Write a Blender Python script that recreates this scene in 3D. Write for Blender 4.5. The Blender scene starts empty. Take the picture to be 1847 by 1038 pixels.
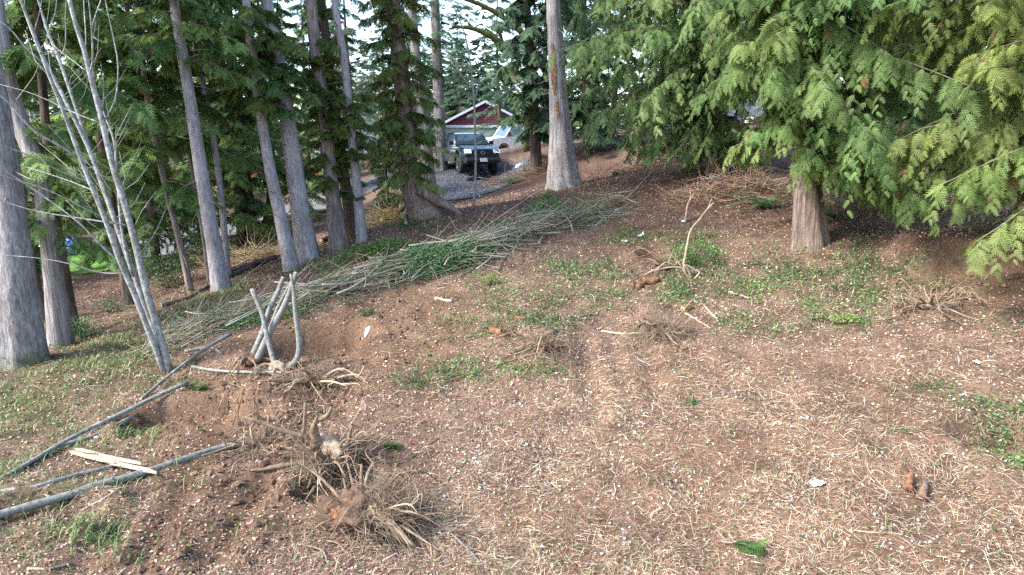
import bpy, bmesh, math, random
import numpy as np

# ------------------------------------------------------------------ camera, sky, sun, exposure
SC = bpy.context.scene
COL = SC.collection
R = math.radians
PITCH = R(13.0)
FPX = 1231.0
CAM = np.array([0.0, 0.0, 4.6])
cam_d = bpy.data.cameras.new('camera')
cam_d.sensor_width = 36.0
cam_d.lens = 36.0 * FPX / 1847.0
cam_d.clip_start = 0.05
cam_d.clip_end = 3000.0
cam_o = bpy.data.objects.new('camera', cam_d)
COL.objects.link(cam_o)
cam_o.location = CAM
cam_o.rotation_euler = (R(90) - PITCH, 0, 0)
SC.camera = cam_o

SUN_EL, SUN_AZ = R(42), R(246)        # azimuth clockwise from +Y (the view direction): behind and to the left
world = bpy.data.worlds.new('World')
SC.world = world
world.use_nodes = True
wn = world.node_tree
sky = wn.nodes.new('ShaderNodeTexSky')
sky.sky_type = 'NISHITA'
sky.sun_disc = False
sky.sun_elevation = SUN_EL
sky.sun_rotation = SUN_AZ
sky.air_density = 1.0
sky.dust_density = 1.5
sky.ozone_density = 1.0
bg = wn.nodes['Background']
bg.inputs['Strength'].default_value = 0.15
wn.links.new(sky.outputs['Color'], bg.inputs['Color'])

sun_d = bpy.data.lights.new('sun', 'SUN')
sun_d.energy = 1.95
sun_d.angle = R(11.0)
sun_d.color = (1.0, 0.985, 0.965)
sun_o = bpy.data.objects.new('sun', sun_d)
COL.objects.link(sun_o)
sd = np.array([math.sin(SUN_AZ) * math.cos(SUN_EL), math.cos(SUN_AZ) * math.cos(SUN_EL), math.sin(SUN_EL)])
from mathutils import Vector, Matrix
sun_o.rotation_euler = Vector(sd).to_track_quat('Z', 'Y').to_euler()

SC.view_settings.view_transform = 'Standard'
SC.view_settings.look = 'None'
SC.view_settings.gamma = 1.0
SC.view_settings.use_curve_mapping = False
SC.view_settings.exposure = 2.3
SC.render.engine = 'CYCLES'
SC.cycles.use_denoising = False
SC.cycles.denoiser = 'OPENIMAGEDENOISE'
SC.cycles.denoising_input_passes = 'RGB_ALBEDO_NORMAL'
SC.cycles.denoising_prefilter = 'ACCURATE'
SC.cycles.max_bounces = 6
SC.cycles.diffuse_bounces = 3
SC.cycles.transmission_bounces = 3
SC.cycles.transparent_max_bounces = 4
SC.cycles.caustics_reflective = False
SC.cycles.caustics_refractive = False

rng = np.random.default_rng(7)
random.seed(7)

# ------------------------------------------------------------------ photograph pixel <-> world helpers
CP, SP = math.cos(PITCH), math.sin(PITCH)

def ray(px, py):
    u = (np.asarray(px, float) - 923.5) / FPX
    v = (np.asarray(py, float) - 519.0) / FPX
    return np.stack([u, CP - SP * v, -SP - CP * v], -1)

def P(px, py, Y):
    d = ray(px, py)
    return CAM + d * (Y / d[..., 1])[..., None] if d.ndim > 1 else CAM + d * (Y / d[1])

def proj(p):
    q = np.asarray(p, float) - CAM
    f = q[..., 1] * CP - q[..., 2] * SP
    up = q[..., 1] * SP + q[..., 2] * CP
    f = np.maximum(f, 0.05)
    return 923.5 + FPX * q[..., 0] / f, 519.0 - FPX * up / f

# ------------------------------------------------------------------ value noise
def _hash(ix, iy, seed):
    n = (ix.astype(np.int64) * 374761393 + iy.astype(np.int64) * 668265263 + seed * 1442695041) & 0x7fffffff
    n = (n ^ (n >> 13)) * 1274126177 & 0x7fffffff
    n = n ^ (n >> 16)
    return (n & 0xffff) / 65535.0

def vnoise(x, y, seed=0):
    ix, iy = np.floor(x), np.floor(y)
    fx, fy = x - ix, y - iy
    fx = fx * fx * (3 - 2 * fx); fy = fy * fy * (3 - 2 * fy)
    a = _hash(ix, iy, seed); b = _hash(ix + 1, iy, seed)
    c = _hash(ix, iy + 1, seed); d = _hash(ix + 1, iy + 1, seed)
    return (a * (1 - fx) + b * fx) * (1 - fy) + (c * (1 - fx) + d * fx) * fy

def fbm(x, y, sc=1.0, octv=4, seed=0):
    x = np.asarray(x, float); y = np.asarray(y, float)
    s = 0; a = 0.5; t = 0
    for k in range(octv):
        s = s + a * vnoise(x * sc + 17.3 * k, y * sc - 9.1 * k, seed + k); t += a
        a *= 0.5; sc *= 2.03
    return s / t - 0.5

# ------------------------------------------------------------------ terrain: thin-plate surface through surveyed points
CTRL = [(0,1038,5.3),(460,1038,5.5),(923,1038,5.5),(1400,1038,5.35),(1847,1038,5.1),
 (0,800,8.3),(460,800,8.0),(923,800,7.8),(1400,800,7.4),(1847,800,6.95),
 (45,650,11.4),(300,668,10.6),(560,640,10.6),(923,640,10.3),(1400,640,9.7),(1847,640,9.1),
 (110,622,12.8),(400,522,15.3),(640,560,12.5),(923,520,12.8),(1400,520,11.9),(1847,520,10.9),
 (530,490,16.6),(612,445,18.4),(900,440,15.9),(1200,440,14.9),(1462,440,13.6),(1847,450,12.6),
 (775,385,20.6),(1000,390,18.6),(1375,380,16.6),(1700,390,15.2),
 (1018,337,24.2),(1293,312,20.8),(854,376,21.8),(850,326,33.5),(950,320,31),(760,330,33),
 (150,490,23),(300,440,28),(100,440,31),(460,395,31),(560,388,30),(200,560,16.5),(345,527,16.4),(30,500,20),
 (660,370,31),(1330,262,27),(1350,223,35),(1700,300,24),(1000,290,31.5),(905,268,41),(1600,240,36),
 (1150,300,27),(1847,380,16),(300,300,60),(923,258,72),(930,285,47),(880,274,57),(1500,228,58),(0,330,55)]
_c = np.array([P(a, b, c) for a, b, c in CTRL])
_extra = np.array([[0,0,CAM[2]-4.3],[-10,0,CAM[2]-4.6],[10,0,CAM[2]-3.9],[0,-8,CAM[2]-4.5],[-20,5,CAM[2]-5.0],[18,5,CAM[2]-3.2],
                   [-30,15,CAM[2]-5.4],[30,20,CAM[2]-1.2],[-45,40,CAM[2]-5.0],[45,40,CAM[2]+0.2]])
_c = np.vstack([_c, _extra])
def _U(r2): return np.where(r2 > 1e-9, 0.5 * r2 * np.log(np.maximum(r2, 1e-9)), 0.0)
_n = len(_c)
_K = _U(((_c[:, None, :2] - _c[None, :, :2]) ** 2).sum(-1)) + np.eye(_n) * 0.12
_Pm = np.hstack([np.ones((_n, 1)), _c[:, :2]])
_A = np.zeros((_n + 3, _n + 3)); _A[:_n, :_n] = _K; _A[:_n, _n:] = _Pm; _A[_n:, :_n] = _Pm.T
_w = np.linalg.solve(_A, np.concatenate([_c[:, 2], np.zeros(3)]))

def H0(x, y):
    x = np.asarray(x, float); y = np.asarray(y, float)
    sh = np.broadcast(x, y).shape
    xc = np.clip(np.broadcast_to(x, sh), -48, 48).ravel(); yc = np.clip(np.broadcast_to(y, sh), -10, 66).ravel()
    out = np.zeros(len(xc))
    for i in range(0, len(xc), 40000):
        a, b = xc[i:i+40000], yc[i:i+40000]
        d2 = (a[:, None] - _c[None, :, 0]) ** 2 + (b[:, None] - _c[None, :, 1]) ** 2
        out[i:i+40000] = _U(d2) @ _w[:_n] + _w[_n] + _w[_n + 1] * a + _w[_n + 2] * b
    return out.reshape(sh)

def _g0(px, py):
    d = ray(px, py); t = 2.0
    for _ in range(4000):
        p = CAM + d * t
        if p[2] < float(H0(p[0], p[1])): break
        t += 0.02 * t ** 0.8
    return p

def seg_dist(x, y, a, b):
    ax, ay, bx, by = a[0], a[1], b[0], b[1]
    L2 = (bx - ax) ** 2 + (by - ay) ** 2
    t = np.clip(((x - ax) * (bx - ax) + (y - ay) * (by - ay)) / L2, 0, 1)
    return np.hypot(x - ax - t * (bx - ax), y - ay - t * (by - ay)), t * math.sqrt(L2)

def sstep(a, b, x):
    t = np.clip((x - a) / (b - a), 0, 1); return t * t * (3 - 2 * t)

# digging done by the machine: hollows, a cut bank, wheel ruts   (centre px, radius x, radius y, depth)
PITS = [(_g0(566, 618), 0.95, 0.7, 0.58), (_g0(325, 750), 0.85, 0.5, 0.34), (_g0(275, 772), 0.4, 0.35, 0.12),
        (_g0(615, 872), 0.5, 0.4, 0.12), (_g0(430, 770), 0.5, 0.35, 0.22), (_g0(1190, 465), 0.45, 0.5, 0.18),
        (_g0(1795, 790), 0.55, 0.4, 0.18), (_g0(90, 930), 0.6, 0.4, 0.12)]
MOUNDS = [(_g0(470, 725), 0.8, 0.45, 0.24), (_g0(520, 760), 0.6, 0.35, 0.14), (_g0(240, 722), 0.5, 0.3, 0.14), (_g0(960, 640), 0.9, 0.3, 0.18),
          (_g0(800, 465), 1.8, 0.9, 0.12), (_g0(1340, 345), 1.7, 0.7, 0.3), (_g0(690, 700), 0.5, 0.4, 0.1), (_g0(990, 284), 2.2, 1.2, 0.4)]
RUTS = [(_g0(1050, 600), _g0(1078, 760)), (_g0(1158, 600), _g0(1205, 760)), (_g0(350, 850), _g0(265, 1010)), (_g0(480, 870), _g0(380, 1030)), (_g0(250, 900), _g0(150, 1035))]
BANK_A, BANK_B = _g0(1640, 500), _g0(1960, 505)

def H(x, y):
    x = np.asarray(x, float); y = np.asarray(y, float)
    z = H0(x, y)
    d = np.hypot(x, y)
    amp = np.clip(1.3 - d / 26, 0.15, 1)
    z = z + amp * (0.22 * fbm(x, y, 0.55, 3, 1) + 0.15 * fbm(x, y, 2.0, 3, 5) + 0.075 * fbm(x, y, 6.5, 3, 9))
    for c, rx, ry, dep in PITS:
        q = np.hypot((x - c[0]) / rx, (y - c[1]) / ry) + 0.5 * fbm(x, y, 2.5, 3, 21)
        z = z - dep * (1 - sstep(0.68, 1.05, q)) + 0.07 * np.exp(-((q - 1.25) / 0.2) ** 2)
    for c, rx, ry, hh in MOUNDS:
        q = np.hypot((x - c[0]) / rx, (y - c[1]) / ry) + 0.4 * fbm(x, y, 2.0, 3, 31)
        z = z + hh * np.exp(-q * q * 1.4)
    for a, b in RUTS:
        q, t = seg_dist(x, y, a, b)
        q = q + 0.06 * fbm(x, y, 3.0, 2, 40)
        z = z - 0.06 * np.exp(-(q / 0.13) ** 2) * (1 + 0.25 * np.sin(t * 42)) + 0.03 * np.exp(-((q - 0.27) / 0.08) ** 2)
    # cut bank at the right: ground steps up behind the line
    tx = (x - BANK_A[0]) / (BANK_B[0] - BANK_A[0])
    yl = BANK_A[1] + tx * (BANK_B[1] - BANK_A[1]) + 0.5 * fbm(x, x * 0, 1.1, 2, 55)
    w = sstep(-0.05, 0.12, tx) * (1 - sstep(1.4, 2.2, tx))
    z = z + w * 0.55 * (sstep(0.0, 0.2, y - yl) * (1 - sstep(0.5, 2.4, y - yl)))
    return z

def G(px, py):
    d = ray(px, py); t = 2.5; st = 0.25; p = CAM
    while t < 160:
        p = CAM + d * t
        if p[2] < float(H(p[0], p[1])):
            lo, hi = t - st, t
            for _ in range(14):
                m = 0.5 * (lo + hi); p = CAM + d * m
                if p[2] < float(H(p[0], p[1])): hi = m
                else: lo = m
            break
        st = 0.03 * t; t += st
    return np.array([p[0], p[1], float(H(p[0], p[1]))])

def GP(px, Y):
    """ground point under picture column px at distance Y"""
    z = CAM[2] - 3.0
    for _ in range(5):
        f = Y * CP - (z - CAM[2]) * SP
        x = (px - 923.5) / FPX * f
        z = float(H(x, Y))
    return np.array([x, Y, z])

# ------------------------------------------------------------------ mesh builder
class MB:
    def __init__(s): s.V = []; s.F3 = []; s.F4 = []; s.C = []; s.n = 0
    def add(s, v, f, col=None):
        v = np.asarray(v, float).reshape(-1, 3); f = np.asarray(f, np.int64)
        if len(v) == 0 or len(f) == 0: return s
        (s.F3 if f.shape[1] == 3 else s.F4).append(f + s.n)
        s.V.append(v); s.n += len(v)
        c = np.zeros((len(v), 3)) + 0.5 if col is None else np.broadcast_to(np.asarray(col, float), (len(v), 3))
        s.C.append(c); return s
    def mesh(s, name, mat, base=(0, 0, 0), smooth=True):
        V = np.vstack(s.V) - np.asarray(base, float)
        C = np.vstack(s.C)
        f3 = np.vstack(s.F3) if s.F3 else np.zeros((0, 3), np.int64)
        f4 = np.vstack(s.F4) if s.F4 else np.zeros((0, 4), np.int64)
        me = bpy.data.meshes.new(name)
        me.vertices.add(len(V)); me.vertices.foreach_set('co', V.astype(np.float32).ravel())
        nl = f3.size + f4.size
        me.loops.add(nl); me.loops.foreach_set('vertex_index', np.concatenate([f3.ravel(), f4.ravel()]).astype(np.int32))
        npol = len(f3) + len(f4)
        me.polygons.add(npol)
        tot = np.concatenate([np.full(len(f3), 3), np.full(len(f4), 4)])
        st = np.concatenate([[0], np.cumsum(tot)[:-1]]) if npol else tot
        me.polygons.foreach_set('loop_start', st.astype(np.int32))
        me.update(calc_edges=True)
        me.polygons.foreach_set('use_smooth', np.full(npol, smooth, bool))
        a = me.color_attributes.new('Col', 'FLOAT_COLOR', 'POINT')
        a.data.foreach_set('color', np.hstack([C, np.ones((len(C), 1))]).astype(np.float32).ravel())
        if mat is not None: me.materials.append(mat)
        return me
    def build(s, name, mat, parent=None, smooth=True, base=None):
        b = base if base is not None else (np.array(parent['_base']) if parent is not None and '_base' in parent else np.zeros(3))
        return link(name, s.mesh(name, mat, b, smooth), parent, None if parent is not None else b)

def link(name, me, parent=None, loc=None):
    o = bpy.data.objects.new(name, me); COL.objects.link(o)
    if parent is not None: o.parent = parent
    if loc is not None: o.location = loc
    return o

BASES = {}
def thing(name, label, cat, loc, group=None):
    o = bpy.data.objects.new(name, None); COL.objects.link(o)
    o.empty_display_size = 0.1
    o.location = loc
    o['label'] = label; o['category'] = cat
    if group: o['group'] = group
    BASES[o.name] = np.asarray(loc, float)
    return o
def part(mb, name, mat, root, smooth=True, of=None, kind=None):
    """link the builder as a part of root (world coordinates in, local out); of = the part it is a sub-part of"""
    o = link(name, mb.mesh(name, mat, BASES[root.name], smooth), of if of is not None else root)
    if kind: o['kind'] = kind
    return o
def single(mb, name, mat, label, cat, loc, group=None, smooth=True):
    o = link(name, mb.mesh(name, mat, loc, smooth), None, loc)
    o['label'] = label; o['category'] = cat
    if group: o['group'] = group
    BASES[o.name] = np.asarray(loc, float)
    return o
def struct(mb, name, mat, smooth=True):
    o = link(name, mb.mesh(name, mat, (0, 0, 0), smooth)); o['kind'] = 'structure'; return o
def stuff(mb, name, mat, label, cat, smooth=False):
    o = link(name, mb.mesh(name, mat, (0, 0, 0), smooth)); o['kind'] = 'stuff'; o['label'] = label; o['category'] = cat; return o

def nrm(v):
    v = np.asarray(v, float); return v / np.maximum(np.linalg.norm(v, axis=-1, keepdims=True), 1e-9)

def resample(pts, n):
    """smooth (Catmull-Rom) curve through pts, n samples"""
    p = np.asarray(pts, float)
    if len(p) == 2: return p[0] + (p[1] - p[0]) * np.linspace(0, 1, n)[:, None]
    q = np.vstack([2 * p[0] - p[1], p, 2 * p[-1] - p[-2]])
    L = np.concatenate([[0], np.cumsum(np.linalg.norm(np.diff(p, axis=0), axis=1))])
    t = np.linspace(0, L[-1], n); k = np.clip(np.searchsorted(L, t, side='right') - 1, 0, len(p) - 2)
    u = ((t - L[k]) / np.maximum(L[k + 1] - L[k], 1e-9))[:, None]
    p0, p1, p2, p3 = q[k], q[k + 1], q[k + 2], q[k + 3]
    return 0.5 * (2 * p1 + (p2 - p0) * u + (2 * p0 - 5 * p1 + 4 * p2 - p3) * u ** 2 + (3 * p1 - p0 - 3 * p2 + p3) * u ** 3)

def tube(pts, rad, sides=6, wob=0.0, flute=0.0, nfl=7, seed=0, cap=True):
    p = np.asarray(pts, float); n = len(p)
    r = np.broadcast_to(np.asarray(rad, float), (n,))
    t = nrm(np.gradient(p, axis=0))
    ref = np.array([1.0, 0.0, 0.0]) if abs(t[0][0]) < 0.8 else np.array([0.0, 1.0, 0.0])
    a = np.zeros_like(p); v = nrm(ref - t[0] * (ref @ t[0])); a[0] = v
    for i in range(1, n):
        v = a[i - 1] - t[i] * (a[i - 1] @ t[i]); a[i] = v / max(np.linalg.norm(v), 1e-9)
    b = np.cross(t, a)
    th = np.linspace(0, 2 * math.pi, sides, endpoint=False)
    rr = np.repeat(r[:, None], sides, 1)
    if np.any(flute) or wob:
        rg = np.random.default_rng(seed)
        ph = rg.random(4) * 6.28
        h = np.linspace(0, 1, n)[:, None]
        fl = np.broadcast_to(np.asarray(flute, float), (n,))[:, None]
        rr = rr * (1 + fl * (0.6 * np.cos(nfl * th[None] + ph[0] + 2 * h) + 0.4 * np.cos((nfl - 2) * th[None] + ph[1] - 3 * h)))
        if wob:
            nz = rg.normal(size=(n, sides)); nz = (nz + np.roll(nz, 1, 0) + np.roll(nz, 1, 1)) / 1.73
            rr = rr * (1 + wob * nz)
    V = p[:, None] + rr[..., None] * (np.cos(th)[None, :, None] * a[:, None] + np.sin(th)[None, :, None] * b[:, None])
    V = V.reshape(-1, 3)
    i = np.arange(n - 1)[:, None] * sides; j = np.arange(sides)[None]; k = (j + 1) % sides
    F = np.stack([i + j, i + k, i + sides + k, i + sides + j], -1).reshape(-1, 4)
    if cap:
        V = np.vstack([V, p[0], p[-1]])
        c0, c1 = n * sides, n * sides + 1
        j = np.arange(sides); k = (j + 1) % sides
        T1 = np.stack([k, j, np.full(sides, c0), np.full(sides, c0)], -1)
        T2 = np.stack([(n - 1) * sides + j, (n - 1) * sides + k, np.full(sides, c1), np.full(sides, c1)], -1)
        return V, F, np.vstack([T1, T2])[:, :3]
    return V, F, None

def add_tube(mb, pts, rad, sides=6, col=None, n=None, **kw):
    if n: 
        rad = np.interp(np.linspace(0, 1, n), np.linspace(0, 1, len(np.atleast_1d(rad))), np.atleast_1d(rad)) if np.ndim(rad) else rad
        pts = resample(pts, n)
    V, F, T = tube(pts, rad, sides, **kw)
    n0 = mb.n
    mb.add(V, F, col)
    if T is not None: mb.F3.append(T + n0)
    return mb

def add_box(mb, c, s, rot=None, col=None):
    v = np.array([[x, y, z] for x in (-.5, .5) for y in (-.5, .5) for z in (-.5, .5)]) * np.asarray(s, float)
    if rot is not None: v = v @ np.asarray(rot, float).T
    return mb.add(v + np.asarray(c, float), [[0, 1, 3, 2], [4, 6, 7, 5], [0, 4, 5, 1], [2, 3, 7, 6], [0, 2, 6, 4], [1, 5, 7, 3]], col)

def blob(mb, c, rad, seed=0, amp=0.3, sc=1.5, n=20, col=None, flat=0.0):
    """lumpy closed body"""
    th = np.linspace(0, math.pi, n); ph = np.linspace(0, 2 * math.pi, 2 * n, endpoint=False)
    T, Q = np.meshgrid(th, ph, indexing='ij')
    d = np.stack([np.sin(T) * np.cos(Q), np.sin(T) * np.sin(Q), np.cos(T)], -1)
    o = seed * 3.7
    nz = fbm(d[..., 0] * sc + o + d[..., 2] * 1.3, d[..., 1] * sc - o + d[..., 2] * 0.9, 1.0, 4, seed) * 2 * amp
    nz = nz + amp * .45 * fbm(d[..., 0] * sc * 4 + o - d[..., 2] * 5, d[..., 1] * sc * 4 + d[..., 2] * 4.1, 1.0, 3, seed + 9)
    V = (d * (1 + nz[..., None]) * np.asarray(rad, float)).reshape(-1, 3)
    if flat: V[:, 2] = np.maximum(V[:, 2], -flat)
    m = 2 * n
    i = np.arange(n - 1)[:, None] * m; j = np.arange(m)[None]; k = (j + 1) % m
    F = np.stack([i + j, i + m + j, i + m + k, i + k], -1).reshape(-1, 4)
    return mb.add(V + np.asarray(c, float), F, col)

# ------------------------------------------------------------------ materials
def new_mat(name):
    m = bpy.data.materials.new(name); m.use_nodes = True
    nt = m.node_tree; return m, nt, nt.nodes['Principled BSDF']
def N(nt, t, **kw):
    n = nt.nodes.new(t)
    for k, v in kw.items():
        if k in n.inputs: n.inputs[k].default_value = v
        else: setattr(n, k, v)
    return n
def ramp(nt, src, stops):
    r = nt.nodes.new('ShaderNodeValToRGB'); e = r.color_ramp.elements
    while len(e) < len(stops): e.new(0.5)
    for q, (p, c) in zip(e, stops): q.position = p; q.color = (*c, 1)
    nt.links.new(src, r.inputs['Fac']); return r.outputs['Color']
def noise(nt, vec, scale, detail=6, rough=0.6, dist=0.0):
    n = N(nt, 'ShaderNodeTexNoise', Scale=scale, Detail=detail, Roughness=rough, Distortion=dist)
    if vec is not None: nt.links.new(vec, n.inputs['Vector'])
    return n.outputs['Fac']
def coords(nt, scale=(1, 1, 1), out='Object'):
    c = nt.nodes.new('ShaderNodeTexCoord'); m = N(nt, 'ShaderNodeMapping', Scale=scale)
    nt.links.new(c.outputs[out], m.inputs['Vector']); return m.outputs['Vector']
def bump(nt, p, h, strength, dist=0.02):
    b = N(nt, 'ShaderNodeBump', Strength=strength, Distance=dist)
    nt.links.new(h, b.inputs['Height']); nt.links.new(b.outputs['Normal'], p.inputs['Normal']); return b
def mix(nt, fac, a, b, mode='MIX'):
    n = nt.nodes.new('ShaderNodeMix'); n.data_type = 'RGBA'; n.blend_type = mode
    for s, i in ((fac, 0), (a, 6), (b, 7)):
        if hasattr(s, 'type') and hasattr(s, 'is_linked'): nt.links.new(s, n.inputs[i])
        else: n.inputs[i].default_value = s if i == 0 else (*s, 1)
    return n.outputs[2]

def mat_plain(name, col, rough=0.6, metal=0.0, nsc=8.0, var=0.15, spec=0.4, coat=0.0):
    m, nt, p = new_mat(name)
    v = noise(nt, coords(nt), nsc)
    c = ramp(nt, v, [(0.3, tuple(x * (1 - var) for x in col)), (0.7, tuple(min(1, x * (1 + var)) for x in col))])
    nt.links.new(c, p.inputs['Base Color'])
    p.inputs['Roughness'].default_value = rough; p.inputs['Metallic'].default_value = metal
    p.inputs['Specular IOR Level'].default_value = spec
    if coat: p.inputs['Coat Weight'].default_value = coat; p.inputs['Coat Roughness'].default_value = 0.08
    return m

def mat_vcol(name, rough=0.85, transl=0.0, nsc=None, spec=0.2, bumps=0.0):
    m, nt, p = new_mat(name)
    a = nt.nodes.new('ShaderNodeAttribute'); a.attribute_name = 'Col'
    c = a.outputs['Color']
    if nsc:
        v = noise(nt, coords(nt), nsc)
        c = mix(nt, 1.0, c, ramp(nt, v, [(0.25, (0.6, 0.6, 0.6)), (0.75, (1.35, 1.35, 1.35))]), 'MULTIPLY')
        if bumps: bump(nt, p, v, bumps, 0.02)
    nt.links.new(c, p.inputs['Base Color'])
    p.inputs['Roughness'].default_value = rough; p.inputs['Specular IOR Level'].default_value = spec
    if transl:
        t = nt.nodes.new('ShaderNodeBsdfTranslucent'); nt.links.new(c, t.inputs['Color'])
        ms = nt.nodes.new('ShaderNodeMixShader'); ms.inputs[0].default_value = transl
        nt.links.new(p.outputs[0], ms.inputs[1]); nt.links.new(t.outputs[0], ms.inputs[2])
        nt.links.new(ms.outputs[0], nt.nodes['Material Output'].inputs['Surface'])
    return m

def mat_bark(name, dark, mid, light, scale=(14, 14, 1.6), fine=40.0, bstr=0.9, moss=0.0, moss_h=0.6, lichen=0.0, spots=0.0):
    m, nt, p = new_mat(name)
    v = coords(nt, scale)
    n1 = noise(nt, v, 1.0, 8, 0.65, 0.4)
    n2 = noise(nt, coords(nt), fine, 3, 0.6)
    n3 = noise(nt, coords(nt), 1.3, 3, 0.5)
    c = ramp(nt, n1, [(0.32, dark), (0.52, mid), (0.72, light)])
    c = mix(nt, 0.16, c, ramp(nt, n2, [(0.3, dark), (0.7, light)]))
    c = mix(nt, 1.0, c, ramp(nt, n3, [(0.3, (0.75, 0.72, 0.72)), (0.7, (1.2, 1.2, 1.22))]), 'MULTIPLY')
    if lichen:
        l = ramp(nt, noise(nt, coords(nt), 5.0, 5, 0.7), [(0.56, (0, 0, 0)), (0.66, (lichen,) * 3)])
        c = mix(nt, l, c, (0.36, 0.38, 0.36))
    if spots:
        vo = N(nt, 'ShaderNodeTexVoronoi', Scale=spots, Randomness=1.0); nt.links.new(coords(nt, (1, 1, 1.0)), vo.inputs['Vector'])
        sp = ramp(nt, vo.outputs['Distance'], [(0.10, (0.8,) * 3), (0.24, (0, 0, 0))])
        c = mix(nt, sp, c, tuple(x * .45 for x in dark))
        pa = ramp(nt, noise(nt, coords(nt), 9.0, 6, 0.75), [(0.46, (0, 0, 0)), (0.56, (0.65,) * 3)])
        c = mix(nt, pa, c, (0.085, 0.09, 0.06))
    if moss:
        tc = nt.nodes.new('ShaderNodeTexCoord'); sx = nt.nodes.new('ShaderNodeSeparateXYZ'); nt.links.new(tc.outputs['Object'], sx.inputs[0])
        mr = N(nt, 'ShaderNodeMapRange'); mr.inputs['From Min'].default_value = 0.0; mr.inputs['From Max'].default_value = moss_h
        mr.inputs['To Min'].default_value = moss; mr.inputs['To Max'].default_value = -0.25
        nt.links.new(sx.outputs['Z'], mr.inputs['Value'])
        ad = N(nt, 'ShaderNodeMath', operation='ADD', use_clamp=True); nt.links.new(mr.outputs[0], ad.inputs[0])
        ml = ramp(nt, noise(nt, coords(nt), 3.0, 6, 0.7), [(0.42, (0, 0, 0)), (0.62, (0.55,) * 3)])
        sb = N(nt, 'ShaderNodeMath', operation='MULTIPLY', use_clamp=True); nt.links.new(mr.outputs[0], sb.inputs[0]); nt.links.new(ml, sb.inputs[1])
        sm = N(nt, 'ShaderNodeMath', operation='MULTIPLY', use_clamp=True); nt.links.new(sb.outputs[0], sm.inputs[0]); sm.inputs[1].default_value = 2.0
        c = mix(nt, sm.outputs[0], c, (0.07, 0.10, 0.02))
    nt.links.new(c, p.inputs['Base Color'])
    p.inputs['Roughness'].default_value = 0.9; p.inputs['Specular IOR Level'].default_value = 0.15
    ad = N(nt, 'ShaderNodeMath', operation='MULTIPLY_ADD'); nt.links.new(n2, ad.inputs[0]); ad.inputs[1].default_value = 0.12; nt.links.new(n1, ad.inputs[2])
    bump(nt, p, ad.outputs[0], bstr * 0.8, 0.04)
    return m

M = {}
M['bark_fir'] = mat_bark('bark_fir', (0.06, 0.056, 0.055), (0.20, 0.19, 0.185), (0.37, 0.36, 0.355), (24, 24, 5.0), 45, 1.0, moss=1.0, moss_h=0.45)
M['bark_grey'] = mat_bark('bark_grey', (0.13, 0.115, 0.115), (0.26, 0.24, 0.24), (0.40, 0.385, 0.39), (22, 22, 5), 30, 0.6, moss=0.7, moss_h=0.3)
M['bark_cedar'] = mat_bark('bark_cedar', (0.04, 0.027, 0.021), (0.17, 0.125, 0.10), (0.34, 0.28, 0.24), (28, 28, 0.9), 26, 1.0, moss=0.5, moss_h=0.4)
M['bark_cedar_grey'] = mat_bark('bark_cedar_grey', (0.07, 0.058, 0.052), (0.25, 0.225, 0.21), (0.46, 0.44, 0.43), (30, 30, 0.9), 26, 1.0, moss=0.6, moss_h=0.35)
M['bark_dark'] = mat_bark('bark_dark', (0.03, 0.022, 0.018), (0.09, 0.066, 0.056), (0.18, 0.14, 0.125), (14, 14, 1.5), 30, 1.0, moss=0.6, moss_h=0.6)
M['bark_red'] = mat_bark('bark_red', (0.065, 0.05, 0.045), (0.19, 0.155, 0.14), (0.32, 0.275, 0.255), (18, 18, 2.4), 34, 0.9, moss=0.6, moss_h=0.3)
M['bark_mossy'] = mat_bark('bark_mossy', (0.03, 0.03, 0.014), (0.075, 0.085, 0.025), (0.16, 0.18, 0.05), (8, 8, 4), 30, 0.9)
M['bark_smooth'] = mat_bark('bark_smooth', (0.13, 0.13, 0.122), (0.29, 0.29, 0.278), (0.42, 0.425, 0.415), (7, 7, 9), 22, 0.4, lichen=0.6, spots=9.0)
M['bark_pole'] = mat_bark('bark_pole', (0.11, 0.108, 0.098), (0.225, 0.225, 0.205), (0.34, 0.34, 0.32), (9, 9, 9), 24, 0.5, lichen=0.6, spots=12.0)
M['wood_split'] = mat_bark('wood_split', (0.22, 0.165, 0.105), (0.38, 0.31, 0.22), (0.50, 0.43, 0.33), (30, 30, 6), 40, 0.5)
M['wood_cut'] = mat_bark('wood_cut', (0.42, 0.24, 0.10), (0.62, 0.40, 0.20), (0.72, 0.52, 0.30), (30, 30, 30), 40, 0.3)
M['wood_rot'] = mat_bark('wood_rot', (0.075, 0.037, 0.022), (0.20, 0.10, 0.052), (0.34, 0.19, 0.105), (20, 20, 5), 40, 0.9)
M['root'] = mat_bark('root', (0.075, 0.047, 0.03), (0.19, 0.13, 0.085), (0.31, 0.235, 0.165), (10, 10, 10), 30, 0.7)
M['root_pale'] = mat_bark('root_pale', (0.18, 0.13, 0.085), (0.32, 0.245, 0.165), (0.44, 0.36, 0.265), (10, 10, 10), 30, 0.5)
M['log_dark'] = mat_bark('log_dark', (0.03, 0.022, 0.018), (0.085, 0.065, 0.055), (0.16, 0.13, 0.115), (6, 6, 6), 30, 0.8)
M['soil_lump'] = mat_bark('soil_lump', (0.045, 0.026, 0.017), (0.11, 0.067, 0.043), (0.19, 0.125, 0.085), (9, 9, 9), 40, 1.0)
M['litter'] = mat_vcol('litter', 0.8, 0.15)
M['leaf'] = mat_vcol('leaf', 0.5, 0.3, spec=0.35)
M['foliage'] = mat_vcol('foliage', 0.6, 0.5, spec=0.25)
M['twig'] = mat_vcol('twig', 0.85, 0.0, spec=0.15)
M['stone'] = mat_vcol('stone', 0.85, 0.0, nsc=30, spec=0.2, bumps=0.5)
M['plastic_white'] = mat_plain('plastic_white', (0.52, 0.54, 0.56), 0.35, nsc=12, var=0.1)
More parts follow.
